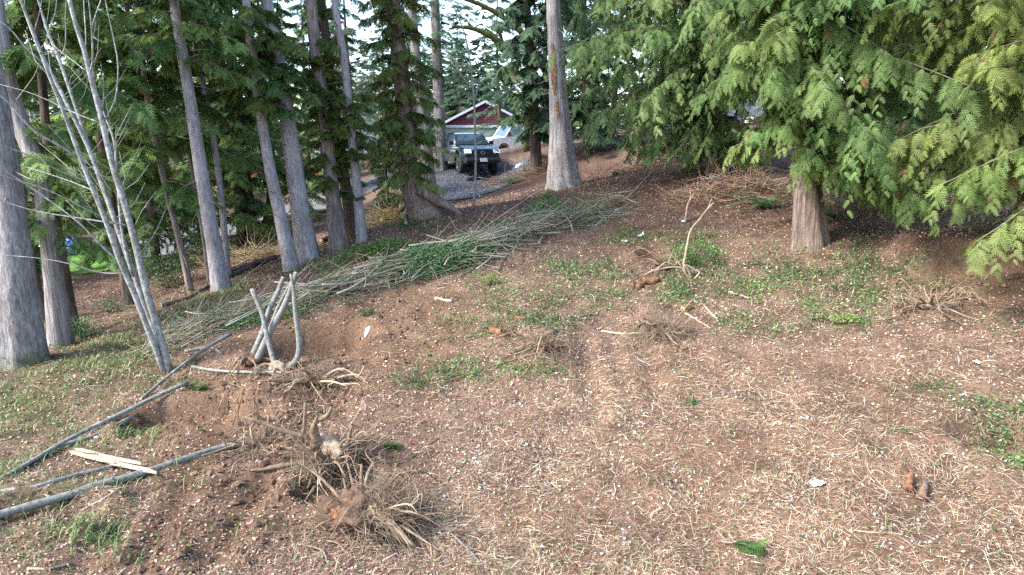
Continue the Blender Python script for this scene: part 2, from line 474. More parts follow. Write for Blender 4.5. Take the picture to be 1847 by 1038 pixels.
M['plastic_grey'] = mat_plain('plastic_grey', (0.33, 0.40, 0.38), 0.45, nsc=12, var=0.2)
M['tarp_blue'] = mat_plain('tarp_blue', (0.03, 0.10, 0.45), 0.3, nsc=6, var=0.3, spec=0.5)
M['tarp_white'] = mat_plain('tarp_white', (0.60, 0.64, 0.70), 0.35, nsc=6, var=0.15)
M['truck_paint'] = mat_plain('truck_paint', (0.012, 0.026, 0.042), 0.25, 0.2, 20, 0.1, 0.5, 1.0)
M['black_plastic'] = mat_plain('black_plastic', (0.014, 0.015, 0.018), 0.5, 0, 20, 0.2)
M['tyre'] = mat_plain('tyre', (0.02, 0.02, 0.021), 0.85, 0, 30, 0.3)
M['rim'] = mat_plain('rim', (0.35, 0.36, 0.38), 0.35, 0.9, 20, 0.15)
M['rim_dark'] = mat_plain('rim_dark', (0.10, 0.10, 0.11), 0.4, 0.7, 20, 0.15)
M['auto_glass'] = mat_plain('auto_glass', (0.02, 0.035, 0.045), 0.05, 0, 5, 0.1, 0.8, 1.0)
M['lamp_glass'] = mat_plain('lamp_glass', (0.85, 0.87, 0.90), 0.15, 0, 30, 0.08, 0.6, 1.0)
M['white_paint'] = mat_plain('white_paint', (0.72, 0.73, 0.74), 0.4, 0, 3, 0.07, 0.4, 0.4)
M['silver_paint'] = mat_plain('silver_paint', (0.42, 0.44, 0.47), 0.3, 0.5, 4, 0.06, 0.5, 0.8)
M['red_paint'] = mat_plain('red_paint', (0.45, 0.03, 0.03), 0.35, 0, 4, 0.1, 0.5, 0.6)
M['plate'] = mat_plain('plate', (0.62, 0.66, 0.74), 0.45, 0, 40, 0.1)
M['plate_ink'] = mat_plain('plate_ink', (0.05, 0.07, 0.2), 0.5, 0, 40, 0.1)
M['siding_red'] = mat_plain('siding_red', (0.085, 0.017, 0.03), 0.75, 0, 4, 0.15)
M['siding_green'] = mat_plain('siding_green', (0.15, 0.20, 0.17), 0.75, 0, 4, 0.12)
M['trim'] = mat_plain('trim', (0.40, 0.43, 0.47), 0.6, 0, 6, 0.06)
M['roofing'] = mat_plain('roofing', (0.20, 0.21, 0.23), 0.9, 0, 30, 0.25)
M['grey_wall'] = mat_plain('grey_wall', (0.42, 0.44, 0.44), 0.8, 0, 5, 0.1)
# ------------------------------------------------------------------ ground cover zones (what grows or lies where; DARK also holds tree shade)
def bl(px, py, cx, cy, rx, ry, rot=0.0):
    c, s = math.cos(R(rot)), math.sin(R(rot))
    dx, dy = px - cx, py - cy
    return np.exp(-(((dx * c + dy * s) / rx) ** 2 + ((-dx * s + dy * c) / ry) ** 2))

SOIL = [(1760,505,130,22,0),(1770,520,110,20,0),(560,590,60,20,0),(350,755,150,70,-12),(550,640,110,60,0),(470,830,140,60,-10),(1770,520,130,50,0),(640,880,120,80,0),(420,900,140,110,-40),(760,560,130,40,0),(1180,440,110,30,0),
        (300,990,200,60,-20),(1800,800,60,35,0),(720,620,120,60,0),(520,700,160,50,0)]
STRAW = [(1500,720,420,130,0),(1750,930,350,160,0),(1250,900,360,160,0),(1130,700,160,60,0),(950,980,300,100,0),(1400,1010,400,120,0)]
GRASS = [(120,690,150,60,-25),(30,750,90,60,0),(250,620,110,35,-20),(60,900,110,50,0),(180,980,60,40,0),(30,1000,50,40,0),(40,640,50,30,0),(420,530,60,20,-30),(560,870,30,30,0),(210,800,70,40,0),(330,860,40,30,0)]
GREEN = [(850,665,70,28,-15),(780,690,50,22,0),(960,565,110,30,-10),(1060,505,80,22,0),(1240,470,50,45,0),(1230,520,70,25,0),(1330,520,80,30,0),(1480,505,130,45,0),(1580,480,110,28,0),
         (1690,468,45,14,0),(1520,580,38,16,0),(1400,590,90,20,0),(960,660,40,18,0),(1790,760,80,30,0),(1660,710,50,14,0),(1800,830,50,20,0),(1830,590,40,20,0),(1180,590,30,14,0),
         (885,512,28,16,0),(1010,480,60,16,0),(640,480,90,20,0),(1140,430,50,10,0),(1680,520,70,16,0),(300,700,40,12,0),(330,560,60,14,-20),(740,400,70,16,0),(1290,430,60,16,0),(1560,540,90,20,0)]
WHITE = [(1160,800,140,70,0),(1600,600,120,24,0),(1380,600,160,40,0),(1300,770,200,100,0),(1460,900,240,90,0),(1650,980,120,60,0),(970,700,80,40,0),(960,850,200,110,0),(1100,620,90,30,0),(1800,600,90,24,0),(1750,720,160,60,0),(1400,740,140,40,0)]
DARK = [(1250,385,260,40,0),(1640,400,260,50,0),(900,380,200,40,-10),(200,560,220,80,-20),(1100,320,200,40,0),(500,520,120,50,-25)]  # darker reddish duff, with shade under the trees also put into the colour

def zsum(lst, px, py):
    s = np.zeros(np.shape(px))
    for b in lst: s = s + bl(px, py, *b)
    return s
def zones(x, y, z=None):
    if z is None: z = H(x, y)
    px, py = proj(np.stack([x, y, z], -1))
    px = px + 60 * fbm(x, y, 0.9, 3, 77); py = py + 36 * fbm(x, y, 0.9, 3, 78)
    return dict(soil=zsum(SOIL, px, py), straw=zsum(STRAW, px, py), grass=zsum(GRASS, px, py), green=zsum(GREEN, px, py), white=zsum(WHITE, px, py), dark=zsum(DARK, px, py), px=px, py=py)

# ------------------------------------------------------------------ ground
def axis(lo, a, b, hi, step, grow=1.16):
    mid = list(np.arange(a, b + 1e-6, step)); l = []; v = a; s = step
    while v > lo: s *= grow; v -= s; l.append(v)
    r = []; v = mid[-1]; s = step
    while v < hi: s *= grow; v += s; r.append(v)
    return np.array(l[::-1] + mid + r)
gx = axis(-600, -12.5, 13.0, 600, 0.085); gy = axis(-300, 4.0, 22.0, 900, 0.085)
GX, GY = np.meshgrid(gx, gy, indexing='ij')
GZ = H(GX, GY)
zn = zones(GX.ravel(), GY.ravel(), GZ.ravel())
fx, fy = GX.ravel(), GY.ravel()
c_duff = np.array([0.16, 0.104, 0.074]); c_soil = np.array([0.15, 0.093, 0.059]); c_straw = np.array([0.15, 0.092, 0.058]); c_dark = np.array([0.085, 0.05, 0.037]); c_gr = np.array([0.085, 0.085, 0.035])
def lerp(a, b, t): return a + (b - a) * np.clip(t, 0, 1)[:, None]
gc = np.zeros((fx.size, 3)) + c_duff
gc = lerp(gc, c_dark, zn['dark'] * 0.8); gc = lerp(gc, c_straw, zn['straw'] * 0.7); gc = lerp(gc, c_gr, zn['grass'] * 0.6); gc = lerp(gc, c_soil, zn['soil'] * 1.2); gc = lerp(gc, np.array([0.06, 0.065, 0.03]), zn['green'] * 0.5)  # dark zone tints the ground with duff tone and painted tree shade
gc = gc * (1 + 1.1 * fbm(fx, fy, 3.0, 4, 91))[:, None]
mb = MB()
nx, ny = len(gx), len(gy)
i, j = np.meshgrid(np.arange(nx - 1), np.arange(ny - 1), indexing='ij')
q = (i * ny + j).ravel()
mb.add(np.stack([fx, fy, GZ.ravel()], -1), np.stack([q, q + ny, q + ny + 1, q + 1], -1), np.clip(gc, 0.01, 1))
m, nt, p = new_mat('ground')
a = nt.nodes.new('ShaderNodeAttribute'); a.attribute_name = 'Col'
n1 = noise(nt, coords(nt), 22, 8, 0.75); n2 = noise(nt, coords(nt), 90, 4, 0.7)
c = mix(nt, 1.0, a.outputs['Color'], ramp(nt, n1, [(0.3, (0.45, 0.42, 0.4)), (0.5, (0.95, 0.95, 0.95)), (0.72, (1.7, 1.6, 1.5))]), 'MULTIPLY')
c = mix(nt, 1.0, c, ramp(nt, n2, [(0.3, (0.6, 0.6, 0.6)), (0.7, (1.4, 1.4, 1.4))]), 'MULTIPLY')
nt.links.new(c, p.inputs['Base Color']); p.inputs['Roughness'].default_value = 0.95; p.inputs['Specular IOR Level'].default_value = 0.1
bump(nt, p, n1, 0.9, 0.05)
M['ground'] = m
struct(mb, 'ground', m)
def H(x, y):
    # the built ground mesh itself, interpolated
    x = np.asarray(x, float); y = np.asarray(y, float)
    i = np.clip(np.searchsorted(gx, x, side='right') - 1, 0, nx - 2); j = np.clip(np.searchsorted(gy, y, side='right') - 1, 0, ny - 2)
    u = (x - gx[i]) / (gx[i + 1] - gx[i]); v = (y - gy[j]) / (gy[j + 1] - gy[j])
    return GZ[i, j] * (1 - u) * (1 - v) + GZ[i + 1, j] * u * (1 - v) + GZ[i, j + 1] * (1 - u) * v + GZ[i + 1, j + 1] * u * v
# sheets laid over the ground: driveway, gravel pad, lawn, road
def in_poly(x, y, poly):
    inside = np.zeros(x.shape, bool); n = len(poly)
    for k in range(n):
        x1, y1 = poly[k]; x2, y2 = poly[(k + 1) % n]
        cnd = ((y1 > y) != (y2 > y)) & (x < (x2 - x1) * (y - y1) / (y2 - y1 + 1e-12) + x1)
        inside ^= cnd
    return inside
def sheet(name, poly, step, off, mat, noise_e=0.25):
    poly = [np.asarray(p)[:2] for p in poly]
    P_ = np.array(poly); lo, hi = P_.min(0) - 0.5, P_.max(0) + 0.5
    xs = np.arange(lo[0], hi[0], step); ys = np.arange(lo[1], hi[1], step)
    X, Y = np.meshgrid(xs, ys, indexing='ij')
    msk = in_poly(X + noise_e * 2 * fbm(X, Y, 1.5, 3, 60), Y + noise_e * 2 * fbm(X, Y, 1.5, 3, 61), poly)
    Zs = H(X, Y) + off
    idx = -np.ones(X.shape, int); need = np.zeros(X.shape, bool)
    f = msk[:-1, :-1] & msk[1:, :-1] & msk[1:, 1:] & msk[:-1, 1:]
    for a_, b_ in ((0, 0), (1, 0), (1, 1), (0, 1)): need[a_:a_ + f.shape[0], b_:b_ + f.shape[1]] |= f
    idx[need] = np.arange(need.sum())
    I, J = np.nonzero(f)
    F = np.stack([idx[I, J], idx[I + 1, J], idx[I + 1, J + 1], idx[I, J + 1]], -1)
    mb = MB(); mb.add(np.stack([X[need], Y[need], Zs[need]], -1), F)
    return struct(mb, name, mat)
def mat_ground(name, stops, sc=30, b=0.8, dist=0.03):
    m, nt, p = new_mat(name); n1 = noise(nt, coords(nt), sc, 8, 0.75)
    n2 = noise(nt, coords(nt), 0.8, 4, 0.6)
    c = mix(nt, 1.0, ramp(nt, n1, stops), ramp(nt, n2, [(0.3, (0.7, 0.7, 0.7)), (0.7, (1.25, 1.25, 1.25))]), 'MULTIPLY')
    nt.links.new(c, p.inputs['Base Color']); p.inputs['Roughness'].default_value = 0.95; p.inputs['Specular IOR Level'].default_value = 0.1
    bump(nt, p, n1, b, dist); return m
M['gravel'] = mat_ground('gravel', [(0.3, (0.03, 0.033, 0.04)), (0.5, (0.065, 0.07, 0.082)), (0.7, (0.13, 0.138, 0.155))], 24)
M['drive'] = mat_ground('drive', [(0.3, (0.08, 0.08, 0.082)), (0.5, (0.14, 0.14, 0.143)), (0.7, (0.21, 0.21, 0.212))], 12, 0.5)
M['lawn'] = mat_ground('lawn', [(0.3, (0.045, 0.10, 0.018)), (0.5, (0.085, 0.18, 0.03)), (0.7, (0.13, 0.24, 0.05))], 30, 1.0)
M['asphalt'] = mat_ground('asphalt', [(0.3, (0.045, 0.045, 0.048)), (0.7, (0.08, 0.08, 0.084))], 40, 0.4)
GRAVEL_POLY = [GP(790, 29), GP(850, 28), GP(925, 30), GP(965, 33), GP(905, 36), GP(840, 37.5), GP(700, 38.5), GP(660, 35.5)]
DRIVE_POLY = [GP(-20, 27), GP(190, 24.5), GP(330, 25), GP(480, 28.5), GP(640, 32), GP(700, 34), GP(690, 38), GP(560, 34), GP(420, 33), GP(300, 31), GP(200, 28), GP(-20, 30)]
sheet('driveway', DRIVE_POLY, 0.22, 0.03, M['drive'])
sheet('gravel_pad', GRAVEL_POLY, 0.2, 0.04, M['gravel'])
LAWN_POLY = [GP(40, 21.6), GP(150, 20.2), GP(232, 21.8), GP(250, 26.5), GP(120, 31), GP(30, 31)]
sheet('lawn', LAWN_POLY, 0.2, 0.035, M['lawn'])
sheet('road', [GP(1000, 44), GP(1300, 34.0), GP(1560, 33.0), GP(1900, 32.5), GP(1900, 38.5), GP(1560, 39.5), GP(1320, 40.5), GP(1040, 50)], 0.4, 0.03, M['asphalt'], 0.05)

# ------------------------------------------------------------------ litter: straw, dead leaves, pale leaves, green leaves, grass blades
def scatter(n, r0, r1, half=50, pw=1.0):
    u = rng.random(n)
    r = r0 * (r1 / r0) ** u
    th = (rng.random(n) * 2 - 1) * R(half)
    return r * np.sin(th), r * np.cos(th)
def gnormal(x, y):
    e = 0.06
    return nrm(np.stack([-(H(x + e, y) - H(x - e, y)) / (2 * e), -(H(x, y + e) - H(x, y - e)) / (2 * e), np.ones_like(x)], -1))
def keep_off(x, y):
    m = np.ones(x.shape, bool)
    for poly in (GRAVEL_POLY, DRIVE_POLY): m &= ~in_poly(x, y, [p[:2] for p in poly])
    return m
def pick(cols, n, jit=0.2, w=None):
    cols = np.asarray(cols, float)
    k = rng.choice(len(cols), n, p=None if w is None else np.asarray(w) / np.sum(w))
    return np.clip(cols[k] * (1 + rng.normal(0, jit, (n, 1))), 0.01, 0.9)

def strips(mb, x, y, length, width, col, lift=0.01, pitch=0.2, coh=0.8, yaw=None):
    n = len(x)
    base = fbm(x, y, 0.8, 2, 120) * 14 if yaw is None else yaw
    an = base * coh + rng.normal(0, 0.9, n)
    d = np.stack([np.cos(an), np.sin(an), np.zeros(n)], -1)
    nn = gnormal(x, y)
    d = nrm(d - nn * (d * nn).sum(-1, keepdims=True)); s = np.cross(nn, d)
    pt = rng.normal(0, pitch, n)[:, None]
    dd = nrm(d + nn * pt)
    c = np.stack([x, y, H(x, y)], -1) + nn * (lift + np.abs(pt) * length[:, None] * 0.4)
    roll = rng.normal(0, 0.5, n)[:, None]
    s2 = nrm(s + nn * roll)
    L = length[:, None] / 2; W = width[:, None] / 2
    bend = s * rng.normal(0, 0.16, n)[:, None] * length[:, None] + nn * np.abs(rng.normal(0, 0.08, n))[:, None] * length[:, None]
    a0, a1, a2 = c - dd * L, c + bend, c + dd * L
    V = np.stack([a0 - s2 * W * .6, a0 + s2 * W * .6, a1 - s2 * W, a1 + s2 * W, a2 - s2 * W * .3, a2 + s2 * W * .3], 1).reshape(-1, 3)
    o = np.arange(n)[:, None] * 6
    far = rng.random(n) < .62      # most pieces are flat enough for one face
    F = np.concatenate([o[~far] + np.array([[0, 1, 3, 2]]), o[~far] + np.array([[2, 3, 5, 4]]), o[far] + np.array([[0, 1, 5, 4]])], 0)
    mb.add(V, F, np.repeat(col, 6, 0))

def leaves(mb, x, y, size, col, lift=0.01, tilt=0.5, aspect=0.7, z=None, fold=0.25):
    """small leaf: two triangles folded at the midrib"""
    n = len(x)
    an = rng.random(n) * 6.283
    nn = nrm(gnormal(x, y) + rng.normal(0, tilt, (n, 3)))
    d = np.stack([np.cos(an), np.sin(an), np.zeros(n)], -1); d = nrm(d - nn * (d * nn).sum(-1, keepdims=True)); s = np.cross(nn, d)
    c = np.stack([x, y, (H(x, y) if z is None else z)], -1) + np.array([0, 0, 1]) * (lift + size[:, None] * 0.25 * tilt)
    L = size[:, None] / 2; W = L * aspect
    f = nn * W * fold
    V = np.stack([c - d * L, c + s * W + f - d * L * .15, c + d * L, c - s * W + f - d * L * .15], 1).reshape(-1, 3)
    o = np.arange(n)[:, None] * 4
    F = np.concatenate([o + np.array([[0, 1, 2]]), o + np.array([[0, 2, 3]])], 0)
    mb.add(V, F, np.repeat(col, 4, 0))

TAN = [(0.46, 0.345, 0.215), (0.55, 0.455, 0.325), (0.37, 0.255, 0.15), (0.30, 0.18, 0.11), (0.63, 0.56, 0.45), (0.22, 0.135, 0.09)]
RED = [(0.265, 0.152, 0.105), (0.36, 0.235, 0.168), (0.185, 0.102, 0.072), (0.115, 0.07, 0.052), (0.44, 0.335, 0.255), (0.33, 0.225, 0.172)]
# straw and dead stems
x, y = scatter(255000, 4.6, 24)
zn = zones(x, y)
w = np.clip(0.55 + 0.6 * zn['straw'] + 0.1 * zn['white'] - 0.45 * zn['soil'] - 0.2 * zn['dark'], 0.05, 1)
w = w * (.5 + .75 * sstep(-.16, .2, fbm(x, y, 1.5, 4, 131)))
k = (rng.random(len(x)) < w) & keep_off(x, y)
x, y = x[k], y[k]; n = len(x); st = zn['straw'][k] * (.7 + 2.2 * fbm(x, y, .8, 3, 132)); d = np.hypot(x, y)
pale = rng.random(n) < np.clip(0.28 + 0.42 * st, 0, 0.74)
col = np.where(pale[:, None], pick(TAN, n, 0.18, [4, 4, 3, 2, 2.5, 1]), pick(RED, n, 0.2))
mb = MB()
strips(mb, x, y, np.exp(rng.normal(-2.55, 0.55, n)) * (0.8 + d * 0.02), (0.002 + 0.0026 * rng.random(n)) * (0.7 + d * 0.06), col, 0.012, 0.22)
stuff(mb, 'straw_litter', M['litter'], 'dry straw and bracken stems strewn over the clearing', 'straw')
n_straw = n
# dead leaves and bark chips
x, y = scatter(215000, 4.6, 28)
zn = zones(x, y)
w = np.clip(0.8 - 0.5 * zn['straw'] - 0.3 * zn['soil'] + 0.1 * zn['dark'], 0.12, 1)
k = (rng.random(len(x)) < w) & keep_off(x, y)
x, y = x[k], y[k]; n = len(x); d = np.hypot(x, y)
col = pick(RED + [(0.40, 0.285, 0.195), (0.46, 0.37, 0.28)], n, 0.25, [3, 3.3, 2.6, 2.2, 1.9, 2.8, 1.8, .7])
col = col * 1.1 * np.clip(1 - 0.3 * zn['dark'][k], 0.5, 1)[:, None]  # litter colour also lowered in the dark zone, shade painted in
mb = MB(); leaves(mb, x, y, (0.013 + 0.032 * rng.random(n) ** 2.0) * (0.75 + d * 0.045), col, 0.008, 0.55, 0.6)
stuff(mb, 'leaf_litter', M['litter'], 'brown dead leaves and bark chips covering the slope', 'leaf litter')
# pale undersides of cut bramble leaves
x, y = scatter(60000, 4.6, 20)
zn = zones(x, y)
cl = sstep(0.10, 0.3, fbm(x, y, 1.6, 3, 140)) * (0.3 + 0.7 * sstep(0.02, 0.2, fbm(x, y, 6.0, 2, 141)))
w = np.clip(zn['white'] * 1.9 * (0.05 + cl) + 0.004, 0, 1)
k = (rng.random(len(x)) < w) & keep_off(x, y)
x, y = x[k], y[k]; n = len(x)
x = x + rng.normal(0, 0.03, n); y = y + rng.normal(0, 0.03, n)
col = pick([(0.50, 0.54, 0.49), (0.58, 0.61, 0.56), (0.38, 0.45, 0.39), (0.28, 0.36, 0.30), (0.62, 0.63, 0.59)], n, 0.12)
mb = MB(); leaves(mb, x, y, 0.014 + 0.026 * rng.random(n), col, 0.02, 0.6, 0.8)
stuff(mb, 'bramble_leaves', M['leaf'], 'pale upturned bramble leaves scattered over the straw', 'leaves')
# low green vines and weeds
x, y = scatter(520000, 4.8, 24)
zn = zones(x, y)
cl = sstep(-0.10, 0.2, fbm(x, y, 2.6, 4, 150)) * (.25 + .75 * sstep(-.05, .15, fbm(x, y, 9.0, 2, 152)))
w = np.clip(zn['green'] * 2.4 * cl + 0.012, 0, 0.9)
k = (rng.random(len(x)) < w) & keep_off(x, y)
x, y = x[k], y[k]; n = len(x); d = np.hypot(x, y)
yel = sstep(-0.15, 0.25, fbm(x, y, 1.1, 2, 151))[:, None]
col = pick([(0.08, 0.15, 0.04), (0.06, 0.12, 0.04), (0.11, 0.18, 0.055), (0.05, 0.10, 0.038)], n, 0.22) * (0.8 + 0.5 * yel) + yel * np.array([0.03, 0.03, 0.005])
mb = MB(); leaves(mb, x, y, (0.022 + 0.026 * rng.random(n)) * (0.8 + d * 0.03), col, 0.015, 0.6, 0.7, z=H(x, y) + 0.10 * rng.random(n) ** 2)
n_green = n
# grass
gb = MB()
x, y = scatter(150000, 4.8, 24)
zn = zones(x, y)
w = np.clip(zn['grass'] * (0.15 + sstep(-0.05, 0.2, fbm(x, y, 2.0, 3, 160))) + 0.25 * zn['green'] * 0.5 + 0.004, 0, 0.95)
k = (rng.random(len(x)) < w) & keep_off(x, y)
x, y = x[k], y[k]; n = len(x); d = np.hypot(x, y)
col = pick([(0.10, 0.18, 0.045), (0.14, 0.22, 0.06), (0.18, 0.22, 0.08), (0.28, 0.27, 0.14), (0.08, 0.15, 0.04)], n, 0.2)
hgt = (0.05 + 0.08 * rng.random(n)); wd = 0.0042 * (0.8 + d * 0.09)
an = rng.random(n) * 6.28; bx = np.stack([np.cos(an), np.sin(an), np.zeros(n)], -1); sx = np.stack([-np.sin(an), np.cos(an), np.zeros(n)], -1)
b0 = np.stack([x, y, H(x, y) - 0.01], -1); ln = hgt[:, None] * (0.4 + 0.9 * rng.random((n, 1)))
b1 = b0 + bx * ln * .5 + np.array([0, 0, 1]) * hgt[:, None] * .75; b2 = b0 + bx * ln * 1.3 + np.array([0, 0, 1]) * hgt[:, None]
W = wd[:, None]
V = np.stack([b0 - sx * W, b0 + sx * W, b1 - sx * W * .8, b1 + sx * W * .8, b2], 1).reshape(-1, 3); o = np.arange(n)[:, None] * 5
cc = np.repeat(col, 5, 0)
gb.V.append(V); gb.C.append(cc); gb.F4.append(o + np.array([[0, 1, 3, 2]])); gb.F3.append(o + np.array([[2, 3, 4]])); gb.n += len(V)
stuff(gb, 'grass', M['leaf'], 'thin green grass growing through the litter at left', 'grass')
stuff(mb, 'vines', M['leaf'], 'low green vines and weeds in patches over the clearing', 'ground cover')
# small stones and clods in the bare soil
x, y = scatter(16000, 4.8, 16); zn = zones(x, y)
k = rng.random(len(x)) < np.clip(zn['soil'] * 0.55, 0.01, 1); x, y = x[k], y[k]; n = len(x)
s = 0.006 + 0.016 * rng.random(n) ** 2
o8 = np.array([[1, 0, 0], [0, 1, 0], [-1, 0, 0], [0, -1, 0], [0, 0, .7], [0, 0, -.6]]); 
V = (np.stack([x, y, H(x, y) + s * .3], -1)[:, None] + (o8[None] * (1 + rng.normal(0, .25, (n, 6, 1)))) * s[:, None, None]).reshape(-1, 3)
o = np.arange(n)[:, None] * 6
F = np.concatenate([o + np.array([t]) for t in ([0, 1, 4], [1, 2, 4], [2, 3, 4], [3, 0, 4], [1, 0, 5], [2, 1, 5], [3, 2, 5], [0, 3, 5])], 0)
mb = MB(); mb.add(V, F, np.repeat(pick([(0.14, 0.08, 0.05), (0.20, 0.13, 0.09), (0.35, 0.30, 0.25), (0.10, 0.055, 0.035), (0.48, 0.44, 0.38)], n, 0.2, [3, 3, 1, 3, .5]), 6, 0))
stuff(mb, 'pebbles', M['stone'], 'small stones and clods in the dug soil', 'stones')
# clods thrown up by the digging
x, y = scatter(60000, 5.2, 15); zn = zones(x, y)
k = rng.random(len(x)) < np.clip((zn['soil'] - .35) * 0.16, 0, 1); x, y = x[k], y[k]; n = len(x)
s = 0.015 + 0.04 * rng.random(n) ** 2.5
V = (np.stack([x, y, H(x, y) + s * .3], -1)[:, None] + (o8[None] * (1 + rng.normal(0, .3, (n, 6, 1)))) * s[:, None, None]).reshape(-1, 3)
o = np.arange(n)[:, None] * 6
F = np.concatenate([o + np.array([t]) for t in ([0, 1, 4], [1, 2, 4], [2, 3, 4], [3, 0, 4], [1, 0, 5], [2, 1, 5], [3, 2, 5], [0, 3, 5])], 0)
mb = MB(); mb.add(V, F, np.repeat(pick([(0.12, 0.072, 0.045), (0.16, 0.10, 0.066), (0.09, 0.052, 0.034)], n, 0.2), 6, 0))
stuff(mb, 'soil_clods', M['stone'], 'brown clods of dug soil around the hollows', 'soil')
# gravel on the pad
n = 9000; X = rng.uniform(-8, 3, n); Y = rng.uniform(27, 42, n); k = in_poly(X, Y, [p[:2] for p in GRAVEL_POLY]); x, y = X[k], Y[k]; n = len(x)
s = 0.02 + 0.03 * rng.random(n)
V = (np.stack([x, y, H(x, y) + .045 + s * .2], -1)[:, None] + (o8[None] * (1 + rng.normal(0, .25, (n, 6, 1)))) * s[:, None, None]).reshape(-1, 3); o = np.arange(n)[:, None] * 6
F = np.concatenate([o + np.array([t]) for t in ([0, 1, 4], [1, 2, 4], [2, 3, 4], [3, 0, 4])], 0)
mb = MB(); mb.add(V, F, np.repeat(pick([(0.06, 0.065, 0.078), (0.10, 0.107, 0.122), (0.17, 0.18, 0.2), (0.035, 0.04, 0.048)], n, 0.2), 6, 0))
stuff(mb, 'gravel', M['stone'], 'blue grey crushed gravel on the parking pad', 'gravel')
print('straw', n_straw, 'green', n_green)
# ------------------------------------------------------------------ foliage
def template(pairs, bl_len, bl_w, ang=38, droop=0.12, tri=False):
    """flat evergreen spray along +x, unit length: blades on both sides of a rib"""
    V = []; F = []
    for i in range(pairs):
        t = (i + 0.4) / pairs
        L = bl_len * (0.35 + 0.65 * math.sin(math.pi * min(1, 0.18 + 0.82 * (1 - t)) * 0.55)) * (1.0 if i % 2 else 0.85)
        for s in (-1, 1):
            a = R(ang) * (1 - 0.35 * t)
            d = np.array([math.cos(a), s * math.sin(a), -0.12]); w = np.array([-s * math.sin(a), math.cos(a), 0]) * bl_w * (1 - 0.4 * t) * 0.5
            b = np.array([t * 0.92, 0, -droop * t * t]); m_ = b + d * L * 0.5; e = b + d * L
            k = len(V)
            if tri: V += [b - w * 1.2, b + w * 1.2, e]; F.append([k, k + 1, k + 2, k + 2])
            else: V += [b, m_ + w, e, m_ - w]; F.append([k, k + 1, k + 2, k + 3])
    k = len(V); w = np.array([0, bl_w * .5, 0])
    V += [[.55, -bl_w * .5, -droop * .3], [.55, bl_w * .5, -droop * .3], [1.05, 0, -droop]]; F.append([k, k + 1, k + 2, k + 2])
    return np.array(V, float), np.array(F)
T_CEDAR = template(6, 0.50, 0.135, 50, 0.3, True)
T_CEDAR_LO = template(5, 0.48, 0.16, 48, 0.22, True)
T_FIR = template(6, 0.42, 0.09, 52, 0.08, True)

def place_sprays(mb, tmpl, O, D, Nn, S, C):
    V, F = tmpl
    O, D, Nn, S, C = map(np.asarray, (O, D, Nn, S, C))
    D = nrm(D); Y_ = nrm(np.cross(Nn, D)); Z_ = np.cross(D, Y_)
    out = O[:, None] + S[:, None, None] * (V[None, :, 0, None] * D[:, None] + V[None, :, 1, None] * Y_[:, None] + V[None, :, 2, None] * Z_[:, None])
    n, k = len(O), len(V)
    off = (np.arange(n) * k)[:, None, None]
    Fq = F[F[:, 2] != F[:, 3]]; Ft = F[F[:, 2] == F[:, 3]][:, :3]
    Vf = out.reshape(-1, 3)
    j = (1 + rng.normal(0, 0.13, (n, k, 1)))
    cc = (C[:, None] * j).reshape(-1, 3)
    n0 = mb.n
    if len(Fq): mb.F4.append((Fq[None] + off).reshape(-1, 4) + n0)
    if len(Ft): mb.F3.append((Ft[None] + off).reshape(-1, 3) + n0)
    mb.V.append(Vf); mb.C.append(np.clip(cc, 0.005, 1)); mb.n += len(Vf)

